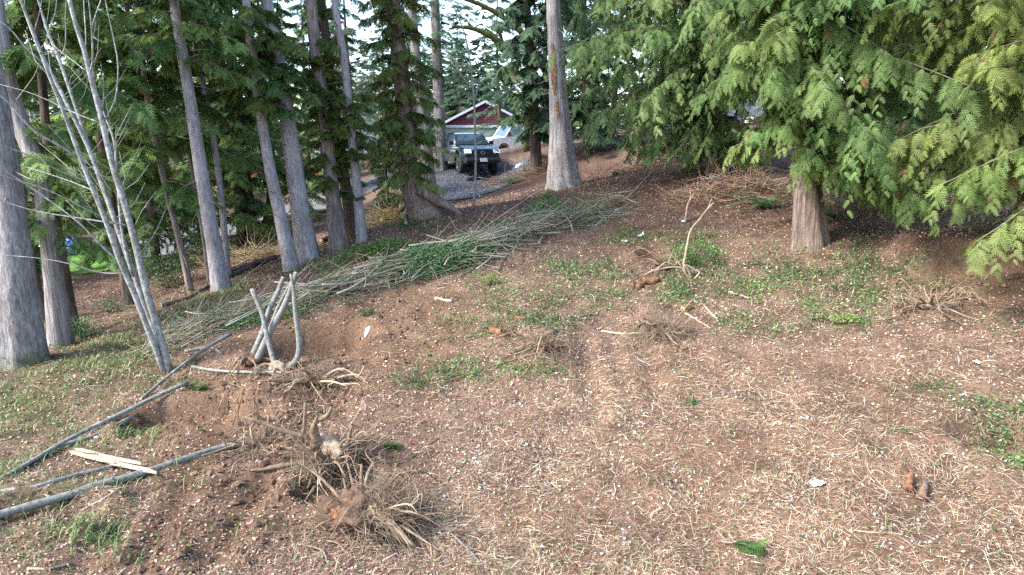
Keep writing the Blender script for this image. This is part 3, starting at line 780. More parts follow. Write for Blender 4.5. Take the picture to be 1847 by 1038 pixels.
# windows in the boughs between the two big cedars, where the road shows through
GAPS = [(P(1350, 206, 20.8), .85), (P(1350, 206, 13.6), .55), (P(1350, 206, 17), .7)]
def crown(fol, limbs, at_h, r_at, h0, h1, nbr, L_lo, L_hi, tmpl, col, col2, size=(0.3, 0.5), nsec=12, nspr=6, hang=0.9, rise=0.25, sag=0.9,
          az=None, azspread=math.pi, limb_r=0.011, seed=0, jit=0.25, lop=0.0, limbcol=(0.14, 0.11, 0.09)):
    """branches leaving a stem: each arches out and droops, side twigs carry hanging sprays.  at_h(h) -> point on the stem"""
    if tmpl is T_CEDAR: size = (size[0] * .54, size[1] * .62); nspr = int(nspr * 1.6); nsec = int(nsec * 1.2); nbr = max(4, int(nbr * .92))
    else: size = (size[0] * .68, size[1] * .74); nspr = int(nspr * 1.45); nsec = int(nsec * 1.25)
    rg = np.random.default_rng(seed)
    O = []; D = []; Nn = []; S = []; C = []
    col = np.asarray(col); col2 = np.asarray(col2)
    for b in range(nbr):
        f = (b + rg.random()) / nbr
        h = h0 + (h1 - h0) * f
        L = (L_lo + (L_hi - L_lo) * f) * rg.uniform(0.6, 1.15)
        a = (az + rg.uniform(-azspread, azspread)) if az is not None else (b * 2.399 + rg.uniform(-.5, .5))
        L *= 1 - abs(lop) * max(0.0, -math.copysign(1, lop) * math.cos(a))
        o = at_h(h); hd = np.array([math.cos(a), math.sin(a), 0])
        t = np.linspace(0, 1, 9)
        sg = sag * rg.uniform(0.6, 1.3); rs = rise * rg.uniform(.3, 1.6)
        bend = np.cross([0, 0, 1], hd) * rg.normal(0, 0.12)
        pth = o + hd * (L * t)[:, None] + np.array([0, 0, 1]) * ((rs * t - sg * t ** 2 + 0.35 * sg * t ** 3.2) * L * 0.6)[:, None] + bend * (t ** 2 * L)[:, None]
        add_tube(limbs, pth, limb_r * (0.5 + 0.5 * L / max(L_lo, .1)) * (1 - 0.85 * t) + 0.004, 5, col=np.asarray(limbcol) * rg.uniform(.7, 1.3))
        bc = lerp(col[None], col2[None], np.array([rg.random()]))[0] * rg.uniform(0.8, 1.2)
        m_ = int(L * 9) + 4; u = .12 + .88 * rg.random(m_); ii = np.clip((u * 8).astype(int), 0, 7); q = pth[ii] + (pth[ii + 1] - pth[ii]) * (u * 8 - ii)[:, None]
        tgv = nrm(pth[ii + 1] - pth[ii]); lv = np.cross(tgv, [0, 0, 1.0]) * rg.choice([-1, 1], m_)[:, None]
        O.append(q + np.array([0, 0, .01])); D.append(tgv * .6 + lv * rg.uniform(.4, 1.1, (m_, 1)) + np.array([0, 0, 1.0]) * rg.uniform(-.9, .25, (m_, 1)) * min(hang, 1)); Nn.append(np.array([0, 0, 1.0]) + rg.normal(0, jit * 1.5, (m_, 3)))
        S.append(rg.uniform(size[0], size[1], m_)); C.append(bc[None] * (1 + rg.normal(0, .14, (m_, 1))))
        for k in range(nsec):
            tt = 0.08 + 0.92 * (k + rg.random()) / nsec
            i = tt * 8; i0 = min(int(i), 7); q = pth[i0] + (pth[i0 + 1] - pth[i0]) * (i - i0)
            tg = nrm(pth[i0 + 1] - pth[i0])
            sd_ = 1 if k % 2 else -1
            lat = np.cross([0, 0, 1], tg) * sd_
            l2 = L * 0.30 * (1.15 - 0.75 * tt) * rg.uniform(0.6, 1.3) + 0.12
            d2 = nrm(tg * rg.uniform(.4, 1.0) + lat * rg.uniform(.5, 1.1) + np.array([0, 0, -0.12 - hang * rg.uniform(.1, .65)]))
            m_ = nspr
            u = (np.arange(m_) + rg.random(m_) * .8) / m_
            dr = np.array([0, 0, -1.0]) * (hang * 0.35 * l2 * u ** 2)[:, None]
            pos = q + d2 * (l2 * u)[:, None] + dr
            s2 = np.where(np.arange(m_) % 2 == 0, 1, -1)[:, None]
            latt = np.cross(d2, [0, 0, 1.0]); 
            latt = nrm(latt + hd * rg.normal(0, .45) + rg.normal(0, .15, 3)); fan = nrm(np.cross(latt, d2)); fan = fan * (1 if fan[2] + .3 * fan @ hd > 0 else -1)
            dirs = d2 * 0.75 + latt * s2 * rg.uniform(.55, 1.0, (m_, 1)) + np.array([0, 0, -1.0]) * hang * rg.uniform(.15, .5, (m_, 1)) + rg.normal(0, jit, (m_, 3)) * .35
            nv = fan + rg.normal(0, jit * .9, (m_, 3))
            O.append(pos); D.append(dirs); Nn.append(nv); S.append(rg.uniform(size[0], size[1], m_) * (1.25 - .6 * u))
            C.append(bc[None] * (1 + rg.normal(0, .14, (m_, 1))) + (col2 - col)[None] * rg.random((m_, 1)) * .4)
    if O:
        O, D, Nn, S, C = np.vstack(O), np.vstack(D), np.vstack(Nn), np.concatenate(S), np.vstack(C)
        kp = np.ones(len(O), bool)
        for gc_, gr_ in GAPS: kp &= np.linalg.norm((O - gc_) * np.array([1, .35, 1.5]), axis=1) > gr_
        dead = rg.random(len(C)) < .012; C[dead] = np.array([.17, .10, .05]) * rg.uniform(.7, 1.3, (int(dead.sum()), 1))
        place_sprays(fol, tmpl, O[kp], D[kp], Nn[kp], S[kp], np.clip(C[kp], .008, .6))

def stem_fn(pts):
    """point on a stem polyline by height above its base"""
    z = pts[:, 2] - pts[0, 2]
    def f(h): return np.array([np.interp(h, z, pts[:, k]) for k in range(3)])
    return f

G_LEFT, G_LEFT2 = (0.082, 0.16, 0.05), (0.15, 0.22, 0.065)
G_RIGHT, G_RIGHT2 = (0.09, 0.17, 0.05), (0.165, 0.23, 0.072)
G_YEL, G_YEL2 = (0.115, 0.175, 0.048), (0.185, 0.225, 0.065)
G_BLUE, G_BLUE2 = (0.06, 0.12, 0.066), (0.10, 0.165, 0.082)

def trunk_pts(poly, widths, Hmax=15.0, Y=None, depth_lean=0.0, keep_w=False):
    """polyline of picture points (first = the foot on the ground) -> points and radii in the world, carried on to Hmax"""
    foot = G(*poly[0]) if Y is None else GP(poly[0][0], Y)
    Yb = foot[1]; pts = [foot]
    for k, (a, b) in enumerate(poly[1:]): pts.append(P(a, b, Yb + depth_lean * (k + 1)))
    pts = np.array(pts)
    sc = (Yb * CP - (foot[2] - CAM[2]) * SP) / FPX
    wd = list(np.interp(np.linspace(0, 1, len(poly)), np.linspace(0, 1, len(widths)), widths)) if len(widths) != len(poly) else list(widths)
    rad = np.array(wd) * sc / 2 * (1.0 if keep_w else np.interp(np.linspace(0, 1, len(wd)), [0, .3, 1], [.86, .80, .74]))
    top = pts[-1]; h = top[2] - foot[2]
    if Hmax > h + 0.5:
        d = nrm(pts[-1] - pts[0]); d = nrm(d + np.array([0, 0, 1.0]) * 1.0)
        e = top + d * ((Hmax - h) / d[2]); pts = np.vstack([pts, (top + e) / 2, e]); rad = np.concatenate([rad, [rad[-1] * .65, rad[-1] * .15]])
    pts[0] = pts[0] - np.array([0, 0, 0.12])
    return foot, pts, rad

def trunk_mesh(pts, rad, sides=20, n=46, flare=1.5, flute=0.05, seed=0):
    p = resample(pts, n)
    L = np.concatenate([[0], np.cumsum(np.linalg.norm(np.diff(pts, axis=0), axis=1))]); s = np.concatenate([[0], np.cumsum(np.linalg.norm(np.diff(p, axis=0), axis=1))])
    r = np.interp(s, L, rad)
    # denser rings near the foot
    s2 = s[-1] * np.linspace(0, 1, n) ** 1.8
    p = np.stack([np.interp(s2, s, p[:, k]) for k in range(3)], -1); r = np.interp(s2, s, r)
    fl = np.exp(-s2 / (rad[0] * 2.2))
    r = r * (1 + (flare - 1) * .4 * fl)
    mb = MB()
    add_tube(mb, p, r, sides, wob=0.018, flute=flute + 0.16 * fl * (flare > 1.05), nfl=7, seed=seed)
    return mb, p

def stubs(mb, p, r0, n, hmin, hmax, seed, ln=(0.1, 0.5), rad=0.012):
    rg = np.random.default_rng(seed); z = p[:, 2] - p[0, 2]
    for k in range(n):
        h = rg.uniform(hmin, hmax); c = np.array([np.interp(h, z, p[:, q]) for q in range(3)]); a = rg.uniform(0, 6.28)
        d = np.array([math.cos(a), math.sin(a), rg.uniform(-.5, .3)]); l = rg.uniform(*ln)
        add_tube(mb, [c + d * r0 * .5, c + d * (r0 + l * .5), c + d * (r0 + l) + np.array([0, 0, rg.normal(0, .15) * l])], [rad, rad * .8, rad * .35], 5, col=(0.2, 0.17, 0.15))

TREES = {}
def tree(name, label, poly, widths, bark, crowns=(), Hmax=15.0, Y=None, group=None, sides=20, flare=1.45, flute=0.05, seed=0, nstub=8, stub_h=(0.8, 6), depth_lean=0.0, cat='tree'):
    foot, pts, rad = trunk_pts(poly, widths, Hmax, Y, depth_lean)
    t = thing(name, label, cat, foot, group)
    mb, p = trunk_mesh(pts, rad, sides, 46, flare, flute, seed)
    tr = part(mb, 'trunk', M[bark], t)
    fol, limbs = MB(), MB()
    f = stem_fn(p)
    for c in crowns:
        c = dict(c); tm = c.pop('tmpl', T_CEDAR)
        crown(fol, limbs, f, None, tmpl=tm, seed=seed * 31 + int(c['h0'] * 10), **c)
    if nstub: stubs(limbs, p, float(rad[0]) * .8, nstub, *stub_h, seed=seed)
    if limbs.n: part(limbs, 'limbs', M['twig'], t, kind='stuff')
    if fol.n: part(fol, 'crown', M['foliage'], t, smooth=False, kind='stuff')
    TREES[name + str(seed)] = (t, p, rad)
    return t, p, rad, tr

def cr(h0, h1, nbr, L_lo, L_hi, col=G_LEFT, col2=G_LEFT2, **kw): return dict(h0=h0, h1=h1, nbr=nbr, L_lo=L_lo, L_hi=L_hi, col=col, col2=col2, **kw)
HIGH = cr(10.5, 15, 12, 2.2, 0.8, tmpl=T_CEDAR_LO, size=(0.6, 0.9), nsec=5, nspr=4)

# ---- the stand at the left
tree('fir_tree', 'thick furrowed grey fir trunk with moss at its foot, at the left edge', [(44,652),(30,500),(12,330),(-14,160),(-42,0)], [80,66,58,52,48], 'bark_fir', [HIGH], seed=1, sides=28, flare=1.25, flute=0.03)
tree('cedar_tree', 'grey cedar trunk just right of the thick mossy fir', [(110,624),(92,470),(76,330),(47,253),(20,169),(0,60),(-8,0)], [44,34,36,34,34,32,30], 'bark_cedar_grey',
     [cr(2.2, 4.4, 16, 1.3, 1.2, nsec=8, nspr=5, size=(.25,.42)), HIGH], seed=2, flare=1.35)
tree('cedar_tree', 'dark slender cedar trunk close behind the grey cedar at left', [(134,604),(112,470),(98,380),(85,250),(72,100),(66,0)], [26,22,20,18,16,14], 'bark_dark', [cr(5, 13, 26, 1.8, 1.0, tmpl=T_CEDAR_LO, size=(.4,.6), nsec=8)], seed=3)
tree('leaning_snag', 'short dark trunk leaning left between fir and cedar', [(82,578),(68,520),(58,470),(48,400),(40,330)], [20,17,15,13,10], 'bark_dark', [], Hmax=3.0, seed=4, nstub=3, stub_h=(.5,2))
tree('hemlock_tree', 'dark trunk hidden behind the fan of leaning saplings', [(236,550),(212,430),(190,300),(165,150),(142,0)], [22,19,18,17,15], 'bark_dark', [cr(3.2, 14, 32, 2.2, 1.2, tmpl=T_CEDAR_LO, size=(.4,.65), nsec=8, nspr=5, hang=.75)], seed=5)
tree('young_hemlock', 'thin leaning grey brown trunk left of the straight grey fir', [(345,527),(325,440),(292,310),(266,180),(252,60),(247,0)], [15,13,12,11,10,9], 'bark_red', [cr(2.8, 12, 28, 1.7, 1.1, tmpl=T_CEDAR_LO, size=(.35,.6), nsec=8, nspr=5, hang=.7)], seed=6, flare=1.2)
tree('fir_tree', 'straight pale grey fir with flared foot and foliage over its upper trunk', [(400,522),(385,440),(366,330),(346,200),(323,60),(313,0)], [36,30,28,25,22,20], 'bark_grey', [cr(5.2, 7.2, 18, 1.5, 1.3, nsec=8, nspr=5, size=(.25,.42), hang=.7), HIGH], seed=7, nstub=16, flare=1.5)
tree('fir_tree', 'slim pale pole of a fir just right of the flared grey fir', [(412,470),(396,330),(376,200),(354,80),(345,0)], [14,13,12,11,10], 'bark_grey', [cr(7, 13, 26, 1.2, .8, tmpl=T_CEDAR_LO, size=(.35,.55), nsec=7)], seed=8, nstub=14, flare=1.2, Y=17.5)
tree('young_hemlock', 'very thin brown trunk on the left side of the flared grey fir', [(378,507),(366,420),(350,330),(338,240),(325,100)], [10,9,8,7,6], 'bark_red', [cr(3.5, 9, 26, 1.5, .9, tmpl=T_CEDAR_LO, size=(.3,.5), nsec=7)], Hmax=10, seed=9, flare=1.2)
tree('fir_tree', 'pale leaning fir trunk, left one of the close grey pair behind the brush', [(528,488),(508,400),(486,300),(468,190),(450,60),(444,0)], [32,27,24,21,19,18], 'bark_grey', [cr(4.0, 6.4, 22, 1.2, 1.2, G_LEFT, (0.10,0.14,0.03), nsec=8, nspr=6, size=(.25,.42), hang=.7), HIGH], seed=10, nstub=12)
tree('fir_tree', 'stouter pale fir trunk, right one of the close grey pair behind the brush', [(557,470),(541,370),(521,230),(506,130),(490,50),(481,0)], [46,38,34,31,28,26], 'bark_grey', [cr(4.4, 5.7, 13, 1.1, 1.0, G_LEFT, (0.10,0.14,0.03), nsec=8, nspr=6, size=(.25,.42), hang=.7), HIGH], seed=11, nstub=14, flare=1.35)
tree('hemlock_tree', 'reddish grey trunk with forked foot, left of three close stems', [(612,446),(600,350),(586,220),(570,100),(560,0)], [40,31,28,26,24], 'bark_red', [cr(1.6, 5.5, 30, .65, .8, (0.05,0.10,0.022), (0.12,0.155,0.03), nsec=6, nspr=6, size=(.2,.36), hang=.7), HIGH], seed=12, flare=1.3, flute=.08)
tree('hemlock_tree', 'dark red brown trunk in the middle of three close stems', [(640,432),(622,330),(606,230),(591,100),(580,0)], [30,24,22,20,18], 'bark_dark', [cr(2.2, 7.5, 28, .75, .9, (0.05,0.10,0.022), (0.11,0.15,0.03), nsec=6, nspr=6, size=(.22,.38), hang=.7), HIGH], seed=13, Y=19.4)
tree('fir_tree', 'narrow grey trunk, right of three close stems', [(654,437),(645,350),(632,220),(620,100),(603,0)], [24,20,18,17,15], 'bark_grey', [cr(2.4, 4.2, 20, .8, .8, (0.045,0.09,0.022), (0.11,0.15,0.03), nsec=6, nspr=5, size=(.2,.34), hang=.7), HIGH], seed=14, nstub=12)
tree('hemlock_tree', 'dark trunk beyond the ditch, left of the mossy one', [(455,424),(443,330),(430,220),(418,100),(410,0)], [30,24,22,20,18], 'bark_dark', [cr(2.8, 13, 32, 2.0, 1.2, tmpl=T_CEDAR_LO, size=(.45,.7), nsec=7, nspr=5, hang=.75)], seed=15, Y=25)
tree('maple_tree', 'mossy green trunk beyond the ditch joined to a dark one', [(476,424),(489,360),(486,300),(480,220),(470,100)], [26,20,17,14,10], 'bark_mossy', [], Hmax=9, seed=16, Y=25, nstub=14, stub_h=(2,8))
# ---- middle
_, pC, rC, _ = tree('cedar_tree', 'cedar with a swept buttress foot above the log heap', [(772,392),(760,366),(745,338),(735,300),(733,240),(722,120),(707,0)], [84,66,54,46,40,36,32], 'bark_cedar',
     [cr(1.3, 3.1, 20, 1.2, 1.4, (0.09,0.155,0.04), (0.19,0.24,0.075), nsec=7, nspr=6, size=(.25,.42), hang=.8), cr(2.5, 7.5, 44, 1.1, 1.25, (0.045,0.09,0.024), (0.13,0.165,0.035), nsec=7, nspr=6, size=(.22,.4), hang=.8), HIGH], seed=17, flare=1.0, flute=.06, sides=26)
tC = TREES['cedar_tree17'][0]; YC = BASES[tC.name][1]
for k, (pl, w) in enumerate([([(744,330),(768,358),(800,378),(832,394)], [34,30,20,5]), ([(748,345),(778,374),(808,390),(822,400)], [36,34,22,6]), ([(742,350),(752,378),(770,396),(780,404)], [34,34,24,8]), ([(756,340),(790,362),(815,376),(835,384)], [22,20,14,5])]):
    pts = np.array([P(a_, b_, YC + .35 - .25 * k + .05 * i) for i, (a_, b_) in enumerate(pl)]); pts[-1, 2] -= .1
    mb = MB(); add_tube(mb, pts, np.array(w) * YC / FPX / 2, 12, n=18, wob=.05, flute=.12, nfl=5, seed=k); part(mb, 'buttress_root', M['bark_cedar'], tC)
tree('hemlock_tree', 'bare grey trunk rising right behind the buttressed cedar', [(778,345),(768,250),(752,120),(742,0)], [28,25,22,20], 'bark_cedar_grey', [cr(2.5, 9, 22, 1.7, 1.5, G_BLUE, G_BLUE2, tmpl=T_FIR, size=(.28,.45), nsec=7, nspr=4, hang=.5)], seed=18, Y=27)
tree('fir_tree', 'straight trunk in front of the house, left of the red gable', [(796,300),(792,200),(788,100),(784,0)], [26,24,22,20], 'bark_cedar_grey', [cr(4.2, 12, 30, 2.6, 2.0, G_BLUE, G_BLUE2, tmpl=T_FIR, size=(.3,.5), nsec=8, nspr=4, hang=.5)], seed=19, Y=36)
_, pM, rM, trM = tree('cedar_tree', 'big lone cedar trunk with an orange bark scar, beside the gravel pad', [(1018,338),(1012,250),(1006,150),(1001,60),(998,0)], [60,47,37,34,32], 'bark_cedar_grey',
     [cr(5.7, 12, 34, 3.2, 1.5, G_BLUE, G_BLUE2, size=(.35,.55), nsec=9, nspr=5, hang=.9, az=0.3, azspread=1.3)], seed=20, sides=32, flare=1.55, flute=.05, nstub=12, stub_h=(3, 6))
tree('cedar_tree', 'droopy dark cedar standing behind the scarred trunk', [(968,285),(962,180),(956,90),(950,0)], [24,20,18,16], 'bark_dark', [cr(1.8, 13, 60, 1.5, 1.3, G_BLUE, G_BLUE2, tmpl=T_CEDAR_LO, size=(.4,.62), nsec=8, nspr=5, hang=1.0)], seed=21, Y=31)
tree('cedar_tree', 'tall dark evergreen right behind the scarred trunk', [(1060,275),(1058,180),(1052,0)], [22,19,15], 'bark_dark', [cr(1.0, 12, 60, 2.4, 1.4, G_BLUE, G_BLUE2, tmpl=T_CEDAR_LO, size=(.4,.65), nsec=7, nspr=5, hang=1.0)], seed=22, Y=31)
# ---- the big cedars at the right
tree('cedar_tree', 'drooping cedar between the scarred trunk and the big right cedar', [(1293,314),(1292,200),(1290,100),(1288,0)], [38,34,31,29], 'bark_cedar',
     [cr(0.9, 3.2, 34, 2.0, 3.6, (0.085,0.16,0.05), (0.14,0.20,0.068), nsec=11, nspr=7, size=(.26,.46), hang=1.3, sag=1.3, lop=-.5),
      cr(2.9, 7.2, 82, 4.9, 3.8, (0.10,0.175,0.056), (0.17,0.235,0.082), nsec=14, nspr=7, size=(.28,.5), hang=1.5, sag=1.0, rise=.3, lop=-.5), HIGH], seed=23, sides=24)
tree('cedar_tree', 'big right cedar with a thick fibrous trunk and hanging boughs', [(1462,441),(1456,350),(1450,250),(1446,120),(1450,0)], [64,54,47,43,40], 'bark_cedar',
     [cr(1.75, 2.5, 8, 2.2, 2.5, G_RIGHT, G_RIGHT2, nsec=14, nspr=8, size=(.25,.42), hang=1.3, sag=1.2, az=-.25, azspread=.6), cr(2.3, 3.0, 12, 2.3, 2.7, G_RIGHT, G_RIGHT2, nsec=14, nspr=8, size=(.25,.42), hang=1.55, sag=1.25, lop=.6), cr(2.05, 2.5, 6, 1.3, 1.5, G_RIGHT, G_RIGHT2, nsec=9, nspr=8, size=(.25,.42), hang=1.5, sag=1.2, az=-1.7, azspread=.9),
      cr(3.0, 6.6, 66, 3.5, 2.9, G_RIGHT, G_RIGHT2, nsec=15, nspr=8, size=(.26,.44), hang=1.55, sag=1.1, rise=.35, lop=.64), HIGH], seed=24, sides=32, flare=1.45, flute=.06)
tree('cedar_tree', 'yellow green cedar boughs hanging in from the right edge', [(1990,560),(1985,300),(1980,0)], [60,50,40], 'bark_cedar',
     [cr(1.9, 2.9, 20, 2.0, 2.4, G_YEL, G_YEL2, nsec=14, nspr=8, size=(.24,.4), hang=1.2, sag=1.1),
      cr(2.9, 6.0, 54, 2.6, 2.4, G_YEL, G_YEL2, nsec=14, nspr=8, size=(.24,.42), hang=1.45, sag=1.0, rise=.3), HIGH], seed=25, Y=10.4)
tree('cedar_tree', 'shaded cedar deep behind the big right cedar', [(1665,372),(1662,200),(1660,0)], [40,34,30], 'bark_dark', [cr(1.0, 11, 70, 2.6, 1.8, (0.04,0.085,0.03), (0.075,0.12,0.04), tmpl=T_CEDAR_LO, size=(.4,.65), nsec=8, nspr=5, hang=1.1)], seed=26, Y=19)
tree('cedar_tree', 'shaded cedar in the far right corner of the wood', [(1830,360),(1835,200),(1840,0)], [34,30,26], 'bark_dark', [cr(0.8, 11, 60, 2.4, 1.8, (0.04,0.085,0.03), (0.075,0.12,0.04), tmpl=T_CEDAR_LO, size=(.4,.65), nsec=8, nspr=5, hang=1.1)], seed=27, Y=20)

# orange scar where bark has been torn from the lone trunk (a sub-part of the trunk)
def scar(p, rad, h0, h1, a0, wid, parent_t, trunk, seed):
    rg = np.random.default_rng(seed); z = p[:, 2] - p[0, 2]; n = 26; mb = MB(); rows = []
    Lz = np.concatenate([[0], np.cumsum(np.linalg.norm(np.diff(p, axis=0), axis=1))])
    for k in range(n):
        h = h0 + (h1 - h0) * k / (n - 1); c = np.array([np.interp(h, z, p[:, q]) for q in range(3)])
        r = float(np.interp(h, RZ, RR)) * 1.12 + 0.012
        w = wid * math.sin(math.pi * (k + .5) / n) ** .5 * rg.uniform(.55, 1.15)
        a = a0 + rg.normal(0, .05) + np.linspace(-w, w, 6)
        rows.append(c + r * np.stack([np.cos(a), np.sin(a), np.zeros(6)], -1))
    V = np.array(rows).reshape(-1, 3); i, j = np.meshgrid(np.arange(n - 1) * 6, np.arange(5), indexing='ij'); q = (i + j).ravel()
    mb.add(V, np.stack([q, q + 1, q + 7, q + 6], -1))
    o = part(mb, 'bark_scar', M['wood_rot'], parent_t, of=trunk); o['label'] = 'orange torn bark scar'
zM = np.array([0, *np.cumsum(np.linalg.norm(np.diff(pM, axis=0), axis=1))])
RZ = np.array([0, 1.8, 3.6, 5.2, 6.3, 15]); RR = np.concatenate([rM[:5], [0.02]])
tM = [t for k, (t, p, r) in TREES.items() if k == 'cedar_tree20'][0]
scar(pM, rM, 3.2, 4.9, R(243), 0.3, tM, trM, 5)
scar(pM, rM, 2.45, 3.0, R(255), 0.16, tM, trM, 6)

# ---- young evergreens filling the wood behind: three crown shapes shared by copies
def make_proto(kind, seed, h, cols, tm, nbr, L, hang, h0=0.7):
    rg = np.random.default_rng(seed)
    zz = np.linspace(0, h, 14); pts = np.stack([0.1 * np.sin(zz * .5 + seed), 0.1 * np.cos(zz * .4), zz], -1); pts[0, 2] = -0.3
    tr = MB(); add_tube(tr, pts, np.linspace(.16, .015, 14), 9, wob=.05, seed=seed)
    fol, lim = MB(), MB()
    crown(fol, lim, stem_fn(pts + np.array([0, 0, 0])), None, h0, h, nbr, L, .35, tm, cols[0], cols[1], size=(.32, .56), nsec=7, nspr=5, hang=hang, seed=seed)
    return tr.mesh('trunk', M['bark_dark']), lim.mesh('limbs', M['twig']), fol.mesh('crown', M['foliage'], smooth=False)
PROTO = [make_proto('a', 101, 11.0, (G_LEFT, G_LEFT2), T_CEDAR_LO, 48, 2.2, 0.8, 1.0),
         make_proto('b', 102, 12.5, ((0.072, 0.15, 0.05), (0.13, 0.205, 0.062)), T_CEDAR_LO, 50, 2.4, 0.6, 1.1),
         make_proto('c', 103, 13.0, (G_BLUE, G_BLUE2), T_FIR, 48, 2.4, 0.45, 0.9)]
BACK = [(-40,19,0,1.0),(60,22,1,.95),(160,34,1,1.0),(250,24,0,1.05),(285,21.5,1,1.0),(372,27,1,1.05),(432,24.5,0,1.0),(530,29,1,.8),(590,34,1,.95),(640,40,2,1.0),
        (0,30,1,1.2),(90,35,2,1.2),(200,34,1,1.2),(310,36,2,1.2),(410,38,1,1.2),(500,40,0,1.1),(560,46,2,1.0),(620,52,2,.9),(700,50,2,.95),(750,60,2,1.0),(830,72,2,1.1),
        (700,27,0,.36),(900,50,2,1.0),(985,40,2,1.1),(1110,36,1,1.1),(1190,42,2,1.2),(1250,46,2,1.1),(1430,48,2,1.2),(1480,44,1,1.2),(1560,30,1,1.1),(1610,42,2,1.2),(1720,26,1,1.1),(1760,36,2,1.2),(1850,29,1,1.2),(1930,24,1,1.1)]
LABEL_SIDE = lambda px: ('behind the leaning saplings' if px < 250 else 'behind the grey firs at left' if px < 520 else 'behind the three close stems' if px < 700 else 'near the buttressed cedar and house' if px < 940 else 'behind the drooping cedars' if px < 1500 else 'in the dark wood at right')
RANK = {}
ORD = ['first', 'second', 'third', 'fourth', 'fifth', 'sixth', 'seventh', 'eighth', 'ninth', 'tenth', 'eleventh', 'twelfth', 'thirteenth', 'fourteenth', 'fifteenth']
KIND = ['green young cedar', 'dark young hemlock', 'blue green young fir']
bb = sorted(BACK)
cntr = {}
for px, Y, v, s in bb:
    key = (v, LABEL_SIDE(px)); cntr[key] = cntr.get(key, 0) + 1
seen = {}
for px, Y, v, s in bb:
    key = (v, LABEL_SIDE(px)); seen[key] = seen.get(key, 0) + 1
    pre = '' if cntr[key] == 1 else ORD[seen[key] - 1] + ' from the left, '
    lab = pre + KIND[v] + ' ' + LABEL_SIDE(px)
    t = thing('young_conifer', lab, 'tree', GP(px, Y), 'evergreens filling the wood behind')
    t.rotation_euler = (0, 0, rng.random() * 6.28); t.scale = (s * rng.uniform(.9, 1.1), s * rng.uniform(.9, 1.1), s)
    for nm, me in zip(('trunk', 'limbs', 'crown'), PROTO[v]):
        o = link(nm, me, t)
        if nm != 'trunk': o['kind'] = 'stuff'
# ------------------------------------------------------------------ fallen and cut wood
def lying(poly, lift=0.0):
    return np.array([G(*q) + np.array([0, 0, lift]) for q in poly])
def pole(name, label, cat, poly, r0, r1, mat, lift=0.0, n=18, sides=10, group=None, z0=0.0, z1=0.0, seed=0, twigs=0):
    pts = lying(poly); 
    hh = np.linspace(z0, z1, len(pts)); pts[:, 2] += hh
    p = resample(pts, n)
    r0, r1 = r0 * .74, r1 * .74; r = np.linspace(r0, r1, n); ground = H(p[:, 0], p[:, 1]) + r * 0.8
    # a stiff pole: follow a smoothed ground line
    k = np.ones(7) / 7; g2 = np.convolve(np.pad(p[:, 2] + r * .8, 3, mode='edge'), k, 'valid'); p[:, 2] = np.maximum(g2, ground - .04)
    mb = MB(); add_tube(mb, p, r, sides, wob=.03, seed=seed)
    rg = np.random.default_rng(seed)
    if not twigs and r0 > .018:
        for _ in range(9):
            i = rg.integers(1, n - 1); dk = nrm(rg.normal(size=3) + np.array([0, 0, .7])); lk = r[i] * rg.uniform(1.2, 2.6); add_tube(mb, [p[i], p[i] + dk * lk], [r[i] * .35, r[i] * .2], 6)
    for _ in range(twigs):
        i = rg.integers(2, n - 2); d = nrm(np.array([rg.normal(), rg.normal(), abs(rg.normal()) * .5])); l = rg.uniform(.05, .25)
        add_tube(mb, [p[i], p[i] + d * l * .6, p[i] + d * l + rg.normal(0, .03, 3)], [.008, .006, .002], 4)
    if twigs or r0 < .015: return single(mb, name, M[mat], label, cat, p[0], group)
    t = thing(name, label, cat, p[0], group)
    part(mb, 'stem', M[mat], t)
    e = MB(); tg = nrm(p[0] - p[1]); add_tube(e, [p[0] - tg * .004, p[0] + tg * .003], [r0 * .93, r0 * .9], sides); part(e, 'cut_end', M['wood_cut'], t)
    return t
GP_POLES = 'cut alder poles lying at the left'
pole('felled_pole', 'longest thick grey pole lying from the root plate to the left edge', 'pole', [(462,803),(400,812),(280,850),(130,896),(0,938),(-90,965)], .052, .065, 'bark_pole', seed=1, group=GP_POLES)
pole('felled_pole', 'grey pole lying under the splintered plank', 'pole', [(224,838),(150,858),(60,878),(0,892),(-80,912)], .03, .036, 'bark_pole', seed=2, group=GP_POLES)
pole('felled_pole', 'long straight grey pole, upper of the touching pair at left', 'pole', [(340,703),(260,742),(140,796),(40,850),(-40,890)], .042, .034, 'bark_pole', seed=3, group=GP_POLES, z0=.12)
pole('felled_pole', 'grey pole lying along the lower side of a longer one at left', 'pole', [(248,752),(180,782),(100,815),(0,866),(-50,890)], .038, .034, 'bark_pole', seed=4, group=GP_POLES)
pole('felled_pole', 'thin short pole left of the touching pair', 'pole', [(112,808),(70,826),(20,836)], .02, .016, 'bark_pole', seed=5, group=GP_POLES)
pole('felled_pole', 'pole running from the hollow past the sapling foot to the brush', 'pole', [(255,722),(300,690),(350,655),(418,614)], .028, .042, 'bark_pole', seed=6, group=GP_POLES, z1=.12)
pole('felled_pole', 'pale pole pointing at the cut coppice stump', 'pole', [(345,664),(400,674),(460,678),(524,680)], .034, .028, 'bark_pole', seed=7, group=GP_POLES, z1=.06)
pole('felled_pole', 'short grey log end beside the sapling foot', 'pole', [(335,642),(380,632),(400,640)], .04, .03, 'bark_pole', seed=8, group=GP_POLES, z0=.05)
pole('fallen_stick', 'thin grey stick running down from the root plate to the lower edge', 'stick', [(650,850),(740,890),(800,950),(850,1000),(885,1040)], .016, .011, 'bark_pole', seed=9, twigs=3)
pole('fallen_stick', 'curved tan stick in the lower left corner', 'stick', [(50,1028),(90,1027),(130,1018)], .018, .012, 'root_pale', seed=10, twigs=2)
pole('fallen_stick', 'pale split stick lying left of the straw root clump', 'stick', [(1085,599),(1120,604),(1168,602)], .03, .022, 'root_pale', seed=11, twigs=1)
